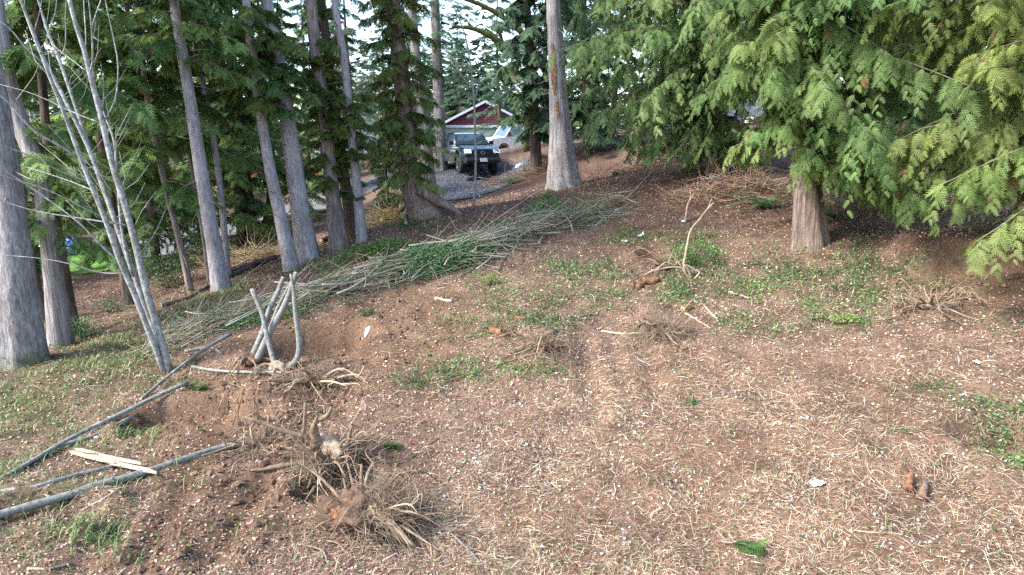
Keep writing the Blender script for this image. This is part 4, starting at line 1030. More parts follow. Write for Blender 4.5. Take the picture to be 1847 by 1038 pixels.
pole('fallen_stick', 'bleached stick slanting down right of the orange wood', 'stick', [(1235,566),(1260,580),(1282,594)], .022, .014, 'root_pale', seed=12, twigs=1)
pole('fallen_stick', 'splintered yellow stick beside the bleached one', 'stick', [(1268,550),(1280,564),(1294,578)], .014, .022, 'wood_split', seed=13, twigs=2)
pole('fallen_stick', 'long pale stick in the grass at right of the root clump', 'stick', [(1315,528),(1335,534),(1352,540)], .03, .02, 'root_pale', seed=14, twigs=1)
pole('fallen_stick', 'thin pale bent stick at the lower left of the coppice roots', 'stick', [(595,1002),(640,990),(668,985)], .014, .009, 'root_pale', seed=15, twigs=1)
pole('fallen_branch', 'grey branch lying below the green vines in the middle', 'branch', [(800,692),(880,664),(960,640),(1010,622)], .012, .02, 'root', seed=16, twigs=6)
pole('fallen_branch', 'thin grey branch lying along the left grass', 'branch', [(150,697),(170,698),(190,697)], .02, .014, 'bark_pole', seed=17, twigs=1)
pole('fallen_log', 'dark log lying along the bank behind the grey firs', 'log', [(292,556),(345,537),(420,500),(512,462)], .07, .08, 'log_dark', seed=18, n=24)
pole('fallen_log', 'black log in the ditch above the dark bank log', 'log', [(410,497),(450,485),(500,470)], .10, .09, 'log_dark', seed=19, z0=.06, z1=.06)
pole('fallen_log', 'dark log of the heap left of the buttressed cedar, lower', 'log', [(690,400),(720,388),(752,372)], .13, .12, 'log_dark', seed=20, n=14)
pole('fallen_log', 'dark log lying on top of the heap by the buttressed cedar', 'log', [(700,388),(724,372),(748,352)], .10, .09, 'log_dark', seed=21, z0=.18, z1=.2, n=14)
pole('fallen_log', 'long mossy log reaching left from the heap', 'log', [(580,440),(630,412),(690,392)], .09, .11, 'log_dark', seed=22, n=14)
pole('fallen_log', 'pale weathered log at the edge of the driveway', 'log', [(500,398),(560,388),(606,379)], .14, .13, 'bark_cedar_grey', seed=23, n=14)

# splintered plank
a, b = G(136, 828), G(284, 866); d = nrm(b - a); s = nrm(np.cross([0, 0, 1], d)); L = np.linalg.norm(b - a)
t = thing('splintered_plank', 'freshly split yellow plank lying across the poles', 'plank', a)
for k, (o, w, e0, e1) in enumerate(((0, .05, .0, 1.0), (.045, .035, .02, .78), (-.045, .03, .0, .55), (.02, .02, .0, .25))):
    u = np.linspace(e0, e1, 9); ctr = a + d * (L * u)[:, None] + s * (o + .01 * np.sin(u * 9 + k))[:, None]; ctr[:, 2] = H(ctr[:, 0], ctr[:, 1]) + .055 + .012 * k
    ctr[:, 2] = np.linspace(ctr[0, 2] + .03, ctr[-1, 2] + .03, 9)
    wv = w * np.clip(np.minimum(1, (e1 - u) * 6 + .15), 0, 1) * (1 + .2 * np.sin(u * 30 + k))
    V = np.concatenate([ctr + s * wv[:, None] / 2 + np.array([0, 0, .014]), ctr - s * wv[:, None] / 2 + np.array([0, 0, .014]), ctr + s * wv[:, None] / 2 - np.array([0, 0, .014]), ctr - s * wv[:, None] / 2 - np.array([0, 0, .014])])
    i = np.arange(8); F = np.concatenate([np.stack([i, i + 1, i + 10, i + 9], -1), np.stack([i + 18, i + 27, i + 28, i + 19], -1), np.stack([i, i + 18, i + 19, i + 1], -1), np.stack([i + 9, i + 10, i + 28, i + 27], -1), [[0, 9, 27, 18], [8, 26, 35, 17]]])
    mb = MB(); mb.add(V, F); part(mb, 'splinter' if k else 'board', M['wood_split'], t, smooth=False)

# ------------------------------------------------------------------ leaning multi-stem sapling
foot = G(302, 671); Y0 = foot[1]
t = thing('leaning_sapling', 'clump of bare smooth grey stems fanning up to the left', 'sapling', foot)
sc0 = Y0 / FPX
def pstem(parent, name, poly, w, dY=(0, 0), mat='bark_smooth', n=22, sides=10, seed=0):
    yy = np.linspace(Y0 + dY[0], Y0 + dY[1], len(poly))
    pts = np.array([P(a, b, y) for (a, b), y in zip(poly, yy)]); p = resample(pts, n)
    mb = MB(); add_tube(mb, p, np.interp(np.linspace(0, 1, n), np.linspace(0, 1, len(w)), w) * sc0 / 2, sides, wob=.02, seed=seed)
    part(mb, name, M[mat], t); return p
main = []
STEMS = [([(300,680),(270,602),(243,532),(219,478),(189,394),(165,335),(140,270),(115,202),(91,142),(51,34),(36,0),(10,-70)], [17,15,13,11,8,5], (0, -.9)),
         ([(304,682),(283,613),(260,546),(233,472),(206,394),(184,332),(158,263),(128,202),(101,148),(78,105),(57,54),(37,0),(12,-60)], [17,15,13,11,9,5], (0, .6)),
         ([(309,682),(287,600),(266,532),(250,465),(233,397),(214,335),(199,283),(182,209),(165,145),(152,91),(135,40),(125,0),(108,-70)], [21,19,17,15,12,8], (.02, .1)),
         ([(305,680),(278,590),(250,520),(225,440),(200,380),(182,330),(162,270),(135,189),(108,111),(84,51),(69,0),(50,-60)], [13,12,11,10,8,5], (.05, 1.0)),
         ([(240,500),(222,430),(212,330),(206,256),(189,209),(172,155),(166,110)], [8,8,7,6,4,2], (.05, .5))]
for k, (pl, w, dy) in enumerate(STEMS): main.append(pstem(t, 'stem', pl, np.array(w) * .66, dy, seed=k))
BRS = [([(232,488),(190,450),(140,400),(75,352),(35,325),(-20,290)], [6,5,4,2], (0, -.6)), ([(230,494),(180,492),(120,475),(50,464),(-30,460)], [4,3,2,1.5], (0, -.5)), ([(226,406),(150,395),(60,380),(-20,355)], [5,4,3,2], (.05, -.4)),
       ([(205,402),(150,375),(90,345),(20,322),(-20,310)], [4,3,2,2], (0, -.8)), ([(140,285),(110,265),(60,235),(20,190),(-10,165)], [6,5,4,3], (0, -.6)), ([(160,330),(110,310),(50,280),(-20,255)], [4,3,3,2], (-.2, -1)),
       ([(170,345),(120,325),(40,300),(-20,290)], [3,3,2,2], (.1, .9)), ([(180,222),(130,202),(60,170),(-10,150)], [3,3,2,2], (.1, .4)), ([(85,120),(50,90),(15,50),(-30,20)], [5,4,3,2], (0, -.4)), ([(190,215),(208,180),(213,120),(205,70),(191,5),(186,-40)], [5,4,3,3], (.1, .3)),
       ([(162,133),(167,110),(166,60),(160,0),(158,-30)], [5,4,3,2], (.1, -.4)), ([(153,90),(155,70),(152,20),(150,-20)], [4,3,3,2], (.1, .5)), ([(108,103),(118,80),(118,20),(122,-20)], [3,3,2,2], (.3, .3)), ([(155,128),(125,105),(100,85),(82,60)], [3,3,2,1], (.1, .6)),
       ([(185,200),(187,155),(182,115)], [3,2,1], (.1, .2)), ([(180,75),(165,60),(175,20),(182,0),(184,-30)], [3,3,3,2], (.1, .2)), ([(208,250),(220,225),(238,190)], [3,2,1], (.1, -.2)), ([(90,52),(100,20),(104,-20)], [3,2,2], (.5, .8)), ([(60,62),(72,20),(78,-20)], [3,2,2], (.3, .2)),
       ([(30,180),(60,140),(70,115)], [2,2,1], (0, -.6)), ([(212,392),(240,370),(262,330)], [3,2,1], (0, .3)), ([(250,462),(280,420),(298,380)], [2,2,1], (0, .4))]
for k, (pl, w, dy) in enumerate(BRS): pstem(t, 'branch', pl, np.array(w) * .72, dy, n=14, sides=6, seed=40 + k)
mb = MB()
for k in range(46):
    p = main[k % 5]; i = rng.integers(8, 21); d = nrm(np.array([rng.normal(), rng.normal() * .6, .8 + rng.random()])); l = rng.uniform(.25, .9)
    add_tube(mb, [p[i], p[i] + d * l * .5 + rng.normal(0, .04, 3), p[i] + d * l + np.array([0, 0, .1])], [.006, .004, .002], 4, col=(.3, .29, .26))
part(mb, 'twigs', M['twig'], t, kind='stuff')

# ------------------------------------------------------------------ coppice stumps with cut stems, standing in the hollow
def cutstems(label, footpx, stems, clump_r, seed, name='coppice_stump', lump='soil_lump'):
    global t, Y0, sc0
    foot = G(*footpx); Y0 = foot[1]; sc0 = Y0 / FPX
    t = thing(name, label, 'stump', foot)
    for k, (pl, w, dy) in enumerate(stems):
        w = [q * .56 for q in w]; p = pstem(t, 'stem', pl, w, dy, 'bark_pole', n=18, sides=12, seed=seed + k)
        tg = nrm(p[-1] - p[-2]); r = w[-1] * sc0 / 2
        e = MB(); add_tube(e, [p[-1] - tg * .003, p[-1] + tg * .004], [r * .94, r * .9], 12); part(e, 'cut_end', M['wood_cut'], t)
    mb = MB(); blob(mb, foot + np.array([0, 0, .06]), np.array([1.25, .9, .7]) * clump_r, seed, .45, 1.6, 18); part(mb, 'root_crown', M[lump], t)
    rg = np.random.default_rng(seed)
    for k in range(16):
        an = rg.uniform(0, 6.28); d = np.array([math.cos(an), math.sin(an), 0]); l = rg.uniform(.2, .55)
        q = foot + d * l; q[2] = float(H(q[0], q[1])) + .01; mdl = foot + d * l * .5 + np.array([0, 0, rg.uniform(.02, .14)])
        e = MB(); add_tube(e, [foot + d * clump_r * .4 + np.array([0, 0, .06]), mdl, q], [.022, .014, .004], 6, n=9, wob=.08, seed=k); part(e, 'root', M['root'], t)
cutstems('cut clump of three grey stems leaning right from a torn root crown', (452, 655), [
    ([(452,650),(463,625),(474,599),(486,559),(499,532),(511,501)], [22,21,20,18,17,15], (0, .25)),
    ([(463,652),(480,615),(492,590),(513,552),(526,518),(534,492)], [26,24,23,21,18,15], (-.05, .1)),
    ([(466,648),(486,600),(500,560),(520,520),(530,505)], [17,17,16,14,12], (.2, .5)),
    ([(511,557),(530,545),(557,529)], [8,7,6], (.1, .3))], .17, 61)
cutstems('bent grey stem and a crossing one rising from one torn root', (500, 668), [
    ([(499,668),(488,631),(480,599),(472,564),(454,522)], [20,18,17,16,14], (0, .3)),
    ([(500,667),(524,660),(536,647),(540,622),(533,564),(529,518),(524,495)], [18,20,20,18,16,13,8], (0, .1))], .13, 71, lump='root_pale')

# ------------------------------------------------------------------ upturned root plates
def rootplate(label, px, py, rad, seed, nroot, lean, fibre, shell='soil_lump', hole=None, trunk=None, fib_dir=None):
    rad = rad * np.array([1.15, 1.15, .72]); foot = G(px, py); t = thing('root_plate', label, 'stump', foot); rg = np.random.default_rng(seed)
    c = foot + np.array([0, 0, rad[2] * .55])
    mb = MB(); blob(mb, c, rad, seed, .75, 2.4, 40); part(mb, 'soil_lump', M[shell], t)
    for k in range(int(nroot * 1.6)):
        an = rg.uniform(0, 6.28); el = rg.uniform(-.15, .8); d = np.array([math.cos(an) * math.cos(el), math.sin(an) * math.cos(el), math.sin(el)])
        l = rg.uniform(.25, 1.0) * (.5 + rad[0] * 1.6); r0 = rg.uniform(.008, .026)
        p0 = c + d * rad * .6; sag = np.array([0, 0, -1]) * l * rg.uniform(.1, .8)
        p1 = c + d * rad + d * l * .35 + rg.normal(0, .1, 3); p2 = p1 + d * l * .35 + sag * .8 + rg.normal(0, .14, 3)
        for q in (p1, p2): q[2] = max(q[2], float(H(q[0], q[1])) + .015)
        e = MB(); add_tube(e, [p0, p1, p2], [r0, r0 * .7, r0 * .2], 7, n=11, wob=.1, seed=seed * 9 + k)
        for q_ in range(rg.integers(1, 4)):
            b0 = p1 + (p2 - p1) * rg.uniform(0, .8); b1 = b0 + d * l * .15 + rg.normal(0, .09, 3); b2 = b1 + rg.normal(0, .1, 3)
            for q in (b1, b2): q[2] = max(q[2], float(H(q[0], q[1])) + .01)
            add_tube(e, [b0, b1, b2], [r0 * .45, r0 * .3, r0 * .08], 5, n=7, wob=.1, seed=k)
        part(e, 'root', M['root' if k % 4 else 'root_pale'], t)
    f = MB()
    for k in range(fibre):
        an = rg.uniform(0, 6.28) if fib_dir is None else rg.normal(fib_dir, .75); el = rg.normal(.15, .4)
        d = np.array([math.cos(an) * math.cos(el), math.sin(an) * math.cos(el), math.sin(el)]); l = rg.uniform(.12, .42)
        p0 = c + d * rad * rg.uniform(.5, .95); p1 = p0 + d * l * .4 + rg.normal(0, .1, 3); p2 = p1 + d * l * .2 + rg.normal(0, .16, 3) - np.array([0, 0, l * rg.uniform(0, .6)])
        for q in (p1, p2): q[2] = max(q[2], float(H(q[0], q[1])) + .006)
        add_tube(f, [p0, (p0 + p1) / 2 + rg.normal(0, .03, 3), p1, (p1 + p2) / 2 + rg.normal(0, .03, 3), p2], [.0045, .004, .003, .0022, .0012], 3, col=np.array([.25, .185, .125]) * rg.uniform(.55, 1.3), cap=False)
    part(f, 'fine_roots', M['twig'], t, kind='stuff')
    return t, c
t, c = rootplate('upper upturned root plate with a torn bark covered butt', 596, 838, np.array([.26, .24, .2]), 11, 24, 0, 420)
for k, (pl, w, mt) in enumerate([([(570,835),(572,805),(566,775),(572,752)], [28,24,17,5], 'root'), ([(572,758),(590,750),(598,735)], [12,10,5], 'root'), ([(546,800),(549,770),(551,728)], [9,8,6], 'root'), ([(624,838),(628,800),(634,770)], [14,10,6], 'root'),
                                ([(596,828),(560,792),(520,780),(440,752)], [12,10,8,5], 'root'), ([(560,832),(520,838),(470,862),(455,868)], [10,11,9,4], 'root'), ([(580,850),(540,862),(510,880)], [10,12,6], 'root'), ([(570,866),(540,890),(505,912)], [10,10,6], 'root')]):
    Yb = BASES[t.name][1]; pts = np.array([P(a, b, Yb - .05 * i) for i, (a, b) in enumerate(pl)]); pts[:, 2] = np.maximum(pts[:, 2], H(pts[:, 0], pts[:, 1]) + .02)
    e = MB(); add_tube(e, pts, np.array(w) * Yb / FPX / 2, 9, n=14, wob=.08, seed=k); part(e, 'root', M[mt], t)
e = MB(); q = BASES[t.name]; add_tube(e, [q + np.array([-.22, .12, .22]), q + np.array([-.02, 0, .25]), q + np.array([.2, -.1, .17])], [.10, .12, .11], 14, n=14, wob=.14, flute=.18, seed=3); part(e, 'butt', M['root_pale'], t)
e = MB(); add_tube(e, [q + np.array([.19, -.09, .172]), q + np.array([.215, -.11, .16])], [.115, .10], 12, n=4, wob=.1); part(e, 'hollow_end', M['bark_dark'], t)
t, c = rootplate('lower upturned root plate with a fan of straw coloured roots', 655, 945, np.array([.34, .28, .26]), 12, 13, 0, 1150, fib_dir=.1)
q = BASES[t.name]
for k in range(9):
    a0 = q + np.array([.05 + .03 * k, -.05 - .02 * k, .33 - .015 * k]); a1 = a0 + np.array([.14 + .02 * k, -.18, -.36])
    a1[2] = max(a1[2], float(H(a1[0], a1[1])) + .03)
    e = MB(); add_tube(e, [a0, (a0 + a1) / 2 + np.array([.02, -.03, .02]), a1], [.022, .02, .012], 6, n=8, wob=.12, seed=k); part(e, 'root', M['root_pale' if k % 2 else 'root'], t)
e = MB(); blob(e, q + np.array([-.19, -.13, .16]), (.10, .07, .09), 21, .8, 2.6, 24); o = part(e, 'rotten_face', M['wood_rot'], t); o['label'] = 'ochre rotten wood on the root plate'
def rootclump(label, px, py, rad, seed, nroot, fibre, mt='root', **kw): return rootplate(label, px, py, np.array(rad), seed, nroot, 0, fibre, **kw)
rootclump('straw coloured clump of fine roots beside the pale split stick', 1192, 602, (.13, .12, .12), 13, 5, 420, shell='root')
rootclump('matted dirt and root heap at the foot of the cut stems', 565, 690, (.28, .16, .1), 14, 16, 260)
rootclump('dark root tangle at the end of the longest pole', 480, 812, (.2, .16, .13), 15, 14, 220)
rootclump('loose root tangle beside the broken log in the middle', 985, 628, (.22, .1, .1), 16, 8, 160)
rootclump('pale dry root tangle below the bank at right', 1680, 552, (.26, .1, .07), 17, 22, 90, shell='root_pale')
rootclump('small root heap on the dark soil in the middle distance', 1205, 482, (.2, .12, .08), 18, 14, 60)

# loose roots, bark shreds and wood torn off by the digging, strewn between the two plates
mb = MB(); rg = np.random.default_rng(99)
for k in range(260):
    a_, b_ = rg.normal(610, 115), rg.normal(830, 85)
    if rg.random() < .3: a_, b_ = rg.normal(520, 70), rg.normal(715, 40)
    c = G(float(np.clip(a_, 380, 900)), float(np.clip(b_, 660, 1000))); an = rg.uniform(0, 6.28); l = rg.uniform(.06, .42) * (1 if rg.random() < .8 else 1.7)
    d = np.array([math.cos(an), math.sin(an), 0]) * l; p = np.array([c - d / 2, c + rg.normal(0, .22, 3) * l, c + d / 2])
    p[:, 2] = H(p[:, 0], p[:, 1]) + np.array([.012, rg.uniform(.015, .07), .012]); r_ = rg.uniform(.002, .009)
    add_tube(mb, p, [r_, r_ * .8, r_ * .3], 5, n=7, wob=.15, seed=k, col=np.array([(.16, .105, .068), (.22, .155, .10), (.11, .072, .048), (.27, .205, .14)][k % 4]) * rg.uniform(.7, 1.2))
stuff(mb, 'root_debris', M['twig'], 'torn roots and bark shreds strewn around the root plates', 'debris', smooth=True)

def chunk(name, label, poly, r, mat, end=None, seed=0, cat='wood', z=.0):
    r = r * .72; pts = lying(poly, r * .6 + z); t = thing(name, label, cat, pts[0] - np.array([0, 0, r * .6]))
    mb = MB(); add_tube(mb, pts, np.linspace(r, r * .75, len(pts)), 11, n=12, wob=.14, flute=.1, nfl=5, seed=seed); part(mb, 'body', M[mat], t)
    if end:
        for i, j in ((0, 1), (-1, -2)):
            tg = nrm(pts[i] - pts[j]); e = MB(); rr = r * (.9 if i == 0 else .68); add_tube(e, [pts[i] - tg * .01, pts[i] + tg * .006], [rr, rr * .85], 11, wob=.1, seed=3); part(e, 'broken_end', M[end], t)
    rg = np.random.default_rng(seed)
    for k in range(5):
        i = rg.integers(0, len(pts)); d = nrm(np.array([rg.normal(), rg.normal(), abs(rg.normal())])); e = MB(); add_tube(e, [pts[i], pts[i] + d * r * 1.6, pts[i] + d * r * 2.6 + rg.normal(0, .02, 3)], [r * .22, r * .14, .002], 5); part(e, 'splinter', M[mat], t)
chunk('broken_log', 'broken brown log with an orange torn end in the middle', [(1000,602),(960,622),(920,640)], .075, 'root', 'wood_rot', 1, 'log')
chunk('rotten_stump', 'squat orange rotten stump left of the broken log', [(884,600),(905,606)], .10, 'wood_rot', 'wood_rot', 2, 'stump')
chunk('rotten_log', 'short rotten log with a dark hollow side near the small fern', [(1145,522),(1165,514),(1188,508)], .10, 'wood_rot', 'bark_dark', 3, 'log')
chunk('rotten_wood', 'orange brown lump of wood left of the bleached stick', [(1232,562),(1245,556)], .085, 'wood_rot', 'wood_split', 4)
chunk('rotten_stump', 'upright red rotten stump in the straw at lower right', [(1636,893),(1641,868)], .06, 'wood_rot', 'wood_rot', 5, 'stump', .05)
chunk('rotten_stump', 'grey fibrous stump beside the red rotten one', [(1662,905),(1668,880)], .05, 'root', 'wood_rot', 6, 'stump', .04)
chunk('bark_piece', 'flat red bark piece lying right of the cut stems', [(712,658),(732,656)], .045, 'wood_rot', None, 7, 'bark')
chunk('bark_piece', 'reddish bark piece above the squat rotten stump', [(925,575),(950,577)], .05, 'wood_rot', None, 8, 'bark')
chunk('bark_piece', 'tan wood piece on the soil right of the brush', [(785,541),(815,546)], .05, 'wood_split', None, 9, 'bark')
chunk('stake', 'broken dead stub standing in front of the log heap', [(733,412),(729,392)], .06, 'bark_cedar_grey', 'wood_split', 10, 'stub', .12)
chunk('dead_stub', 'short dark dead trunk behind the log heap', [(724,392),(722,375)], .10, 'bark_dark', 'root', 11, 'stub', .2)

# bleached dead sapling standing on its roots
foot = G(1240, 500); Y0 = foot[1]; sc0 = Y0 / FPX
t = thing('dead_sapling', 'bleached bare sapling standing on its exposed roots', 'sapling', foot)
for k, (pl, w) in enumerate([([(1240,502),(1233,480),(1236,462),(1240,440),(1246,415),(1262,396),(1277,376),(1288,366)], [7,8,7,7,6,5,4,3]), ([(1277,376),(1281,366),(1284,358)], [3,3,2]), ([(1243,504),(1228,480),(1214,462),(1203,448)], [8,6,4,2]), ([(1246,505),(1243,490),(1234,478)], [9,8,6]),
                             ([(1234,476),(1255,488),(1262,492),(1250,506)], [5,5,5,4]), ([(1236,486),(1214,482),(1180,488),(1162,496)], [4,5,5,3]), ([(1214,478),(1200,474),(1188,484)], [4,4,3])]):
    pstem(t, 'stem' if k in (0, 1) else 'root', pl, np.array(w) * .62, (0, -.05), 'root_pale', 16, 7, 80 + k)
foot = G(1236, 402); Y0 = foot[1]; sc0 = Y0 / FPX
t = thing('dead_sapling', 'thin pale whip standing in front of the dead brush heap', 'sapling', foot)
pstem(t, 'stem', [(1236,402),(1238,385),(1241,368),(1252,350)], [4,4,3,2], (0, 0), 'root_pale', 12, 6, 90); pstem(t, 'branch', [(1241,368),(1246,352),(1244,340)], [2,2,1], (0, .1), 'root_pale', 8, 5, 91)
foot = G(854, 378); Y0 = foot[1]; sc0 = Y0 / FPX
t = thing('pole_sapling', 'thin straight sapling in front of the truck', 'sapling', foot)
pm = pstem(t, 'stem', [(854,380),(858,300),(857,240),(855,180),(850,130),(838,60),(812,0)], [5,4.5,4,3.6,3,2.4,1.2], (0, 0), 'bark_smooth', 26, 8, 92)
for k, pl in enumerate([[(857,250),(885,232),(925,222)], [(855,180),(862,160),(866,125)], [(856,215),(880,196),(915,165),(960,140)], [(850,130),(842,110),(836,95)], [(857,262),(872,255),(890,252)], [(853,160),(835,140),(820,110)]]): pstem(t, 'branch', pl, [3, 2, 1.2], (0, .3), 'bark_smooth', 10, 5, 93 + k)
# ------------------------------------------------------------------ long brush pile of cut stems
CL = [(262,648),(400,588),(520,560),(640,526),(740,496),(850,466),(960,426),(1075,392)]
cl = np.array([G(*q) for q in CL]); cl = resample(cl, 60)
tan = nrm(np.gradient(cl, axis=0)); latv = nrm(np.cross(tan, [0, 0, 1.0]))
PW = np.interp(np.linspace(0, 1, 60), [0, .2, .45, .7, .9, 1], [.32, .45, .45, .5, .5, .3]); PH = np.interp(np.linspace(0, 1, 60), [0, .2, .45, .7, .9, 1], [.2, .38, .42, .44, .42, .28])
t = thing('brush_pile', 'long windrow of cut green grey stems across the clearing', 'brush pile', cl[30])
VAR = []
for k in range(14):
    rg = np.random.default_rng(300 + k)
    u = np.linspace(-.5, .5, 8)
    p = np.stack([u, .065 * rg.normal() * (u * 2) ** 2 + .018 * np.sin(u * 9 + k), .045 * rg.normal() * (u * 2) ** 2 + .015 * np.cos(u * 7 + k)], -1)
    mb = MB(); cc = np.array([(.14, .155, .105), (.21, .215, .185), (.10, .12, .07), (.25, .235, .19), (.12, .095, .07)][k % 5])
    add_tube(mb, p, np.linspace(1, .35, 8) * .0075, 6, col=cc, wob=.06, seed=k)
    for f_ in range(rg.integers(1, 4)):
        i = rg.integers(2, 6); d_ = np.array([.7, rg.normal(), rg.normal() * .7]); l_ = rg.uniform(.1, .32)
        add_tube(mb, [p[i], p[i] + d_ * l_ * .5, p[i] + d_ * l_ + rg.normal(0, .02, 3)], [.004, .003, .0012], 4, col=cc * .9)
    VAR.append(mb.mesh('stem', M['twig']))
def put_stem(parent, c, d, L, r, name='stem'):
    o = link(name, VAR[rng.integers(14)], parent)
    d = Vector(d).normalized(); q = d.to_track_quat('X', 'Z')
    # unit curve along x: length scaled by L, thickness by its own amount
    Mx = Matrix.LocRotScale(Vector(c - BASES[parent.name]), q, Vector((L, L * (.8 + 40 * (r - .008)), L * (.8 + 40 * (r - .008))))); 
    o.matrix_local = Mx; return o
for k in range(270):
    i = int(np.clip(rng.beta(1.35, 1.05) * 60, 0, 59)); off = rng.normal(0, .45); hh = PH[i] * max(0, 1 - off * off) * rng.random() ** .6
    c = cl[i] + latv[i] * off * PW[i]; L = rng.uniform(.9, 2.6) * (1.0 if i > 12 else .75)
    an = rng.normal(0, .42 if rng.random() < .6 else 1.1); d = tan[i] * math.cos(an) + latv[i] * math.sin(an)
    z0 = float(H(*(c + d * L / 2)[:2])); z1 = float(H(*(c - d * L / 2)[:2]))
    c[2] = max(float(H(c[0], c[1])), (z0 + z1) / 2) + .03 + hh; d[2] = (z0 - z1) / L + rng.normal(0, .11)
    put_stem(t, c, d, L, rng.uniform(.007, .018))
mb = MB()
for k in range(1700):
    i = rng.integers(0, 60); off = rng.normal(0, .55); c = cl[i] + latv[i] * off * PW[i]; c[2] = float(H(c[0], c[1])) + PH[i] * max(.05, 1 - off * off) * rng.random() + .02
    an = rng.normal(0, 1.0); d = tan[i] * math.cos(an) + latv[i] * math.sin(an) + np.array([0, 0, rng.normal(.05, .25)]); L = rng.uniform(.3, 1.1)
    e = c + d * L; m_ = (c + e) / 2 + rng.normal(0, .06, 3) * L
    for q in (e, m_): q[2] = max(q[2], float(H(q[0], q[1])) + .01)
    add_tube(mb, [c, m_, e], [.005, .004, .002], 3, col=np.array([(.26, .24, .16), (.20, .21, .11), (.34, .30, .22), (.17, .12, .09)][k % 4]) * rng.uniform(.7, 1.3), cap=False)
part(mb, 'twigs', M['twig'], t, kind='stuff')
# ivy and salal leaves heaped in the pile
def leafheap(mb, px, py, rx, ry, h, n, cols, size=(.026, .055)):
    n = int(n * 1.7); h = h * 1.0
    c = G(px, py); r = np.sqrt(rng.random(n)); a_ = rng.random(n) * 6.283
    x = c[0] + rx * r * np.cos(a_) + rng.normal(0, .06, n); y = c[1] + ry * r * np.sin(a_) + rng.normal(0, .06, n)
    z = H(x, y) + h * np.sqrt(np.maximum(0, 1 - r ** 2)) * rng.random(n) ** .35 + .01
    leaves(mb, x, y, rng.uniform(size[0], size[1], n), pick(cols, n, .22), 0.0, .9, .7, z=z)
IVY = [(0.04, 0.12, 0.04), (0.06, 0.155, 0.05), (0.035, 0.10, 0.04), (0.085, 0.185, 0.06)]
LIME = [(0.09, 0.155, 0.035), (0.12, 0.185, 0.05), (0.065, 0.12, 0.03)]
mb = MB()
for a_ in [(775,490,1.0,.55,.55,5200,IVY),(840,468,.6,.4,.5,1500,IVY),(720,492,.6,.35,.4,1500,IVY),(700,462,.7,.3,.42,1500,LIME),(650,468,.6,.3,.35,900,LIME),(985,396,.7,.4,.5,1600,IVY),(988,388,.3,.25,.7,700,LIME),(900,430,.6,.3,.45,700,IVY),(1050,395,.6,.3,.4,800,LIME),(440,590,.4,.25,.2,500,IVY),(520,580,.3,.2,.35,200,LIME),(600,528,.5,.2,.35,350,IVY),(410,580,.5,.2,.2,250,LIME)]:
    leafheap(mb, *a_)
part(mb, 'ivy', M['leaf'], t, kind='stuff')

def deadheap(name, label, px, py, rx, ry, h, n, cols, nst, seed, Y=None):
    c = G(px, py) if Y is None else GP(px, Y); t = thing(name, label, 'brush pile', c); mb = MB()
    for k in range(n):
        r = math.sqrt(rng.random()); a_ = rng.random() * 6.283; p0 = c + np.array([rx * r * math.cos(a_), ry * r * math.sin(a_), 0]); p0[2] = float(H(p0[0], p0[1])) + h * (1 - r * r) * rng.random() + .01
        d = np.array([rng.normal(), rng.normal() * .6, rng.normal(.1, .3)]); d = nrm(d) * rng.uniform(.25, 1.0); e = p0 + d; m_ = (p0 + e) / 2 + rng.normal(0, .08, 3)
        for q in (e, m_): q[2] = max(q[2], float(H(q[0], q[1])) + .01)
        add_tube(mb, [p0, m_, e], [.008, .006, .003], 4, col=np.array(cols[k % len(cols)]) * rng.uniform(.7, 1.3), cap=False)
    part(mb, 'twigs', M['twig'], t, kind='stuff')
    for k in range(nst):
        a_ = rng.random() * 3.14; L = rng.uniform(.8, 1.8); cc = c + np.array([rng.normal() * rx * .4, rng.normal() * ry * .4, 0]); cc[2] = float(H(cc[0], cc[1])) + h * rng.random() * .7 + .05
        put_stem(t, cc, np.array([math.cos(a_), math.sin(a_) * .6, rng.normal(0, .12)]), L, rng.uniform(.01, .025), 'branch')
    return t
BR = [(.17, .10, .07), (.24, .15, .10), (.11, .07, .05), (.32, .22, .14)]
deadheap('brush_heap', 'brown dead brush heap under the drooping cedar', 1340, 352, 1.6, .6, .55, 620, BR, 22, 1)
deadheap('brush_heap', 'brown twig heap at the right end of the long brush windrow', 1075, 380, .75, .45, .5, 320, [(.22, .16, .10), (.28, .20, .13), (.16, .13, .07)], 10, 2)
deadheap('brush_heap', 'tan dead bracken heap on the bank behind the grey firs', 440, 470, 1.2, .5, .35, 330, [(.34, .24, .14), (.25, .17, .10), (.18, .16, .07)], 8, 3)
deadheap('brush_heap', 'dead twigs heaped right of the three close stems', 690, 398, 1.0, .6, .3, 300, [(.30, .20, .10), (.22, .13, .08), (.20, .18, .06)], 8, 4)
deadheap('brush_heap', 'brown brush on the bank right of the parked truck', 945, 300, 2.0, .9, .45, 420, BR, 12, 5, Y=31)
deadheap('brush_heap', 'leafless brown thicket behind the drooping cedar', 1200, 300, 3.0, 1.2, .6, 420, BR, 10, 6, Y=26)
deadheap('brush_heap', 'dark bramble tangle in the shade of the right wood', 1600, 380, 1.8, .8, .4, 320, [(.10, .07, .05), (.14, .10, .07)], 8, 7)

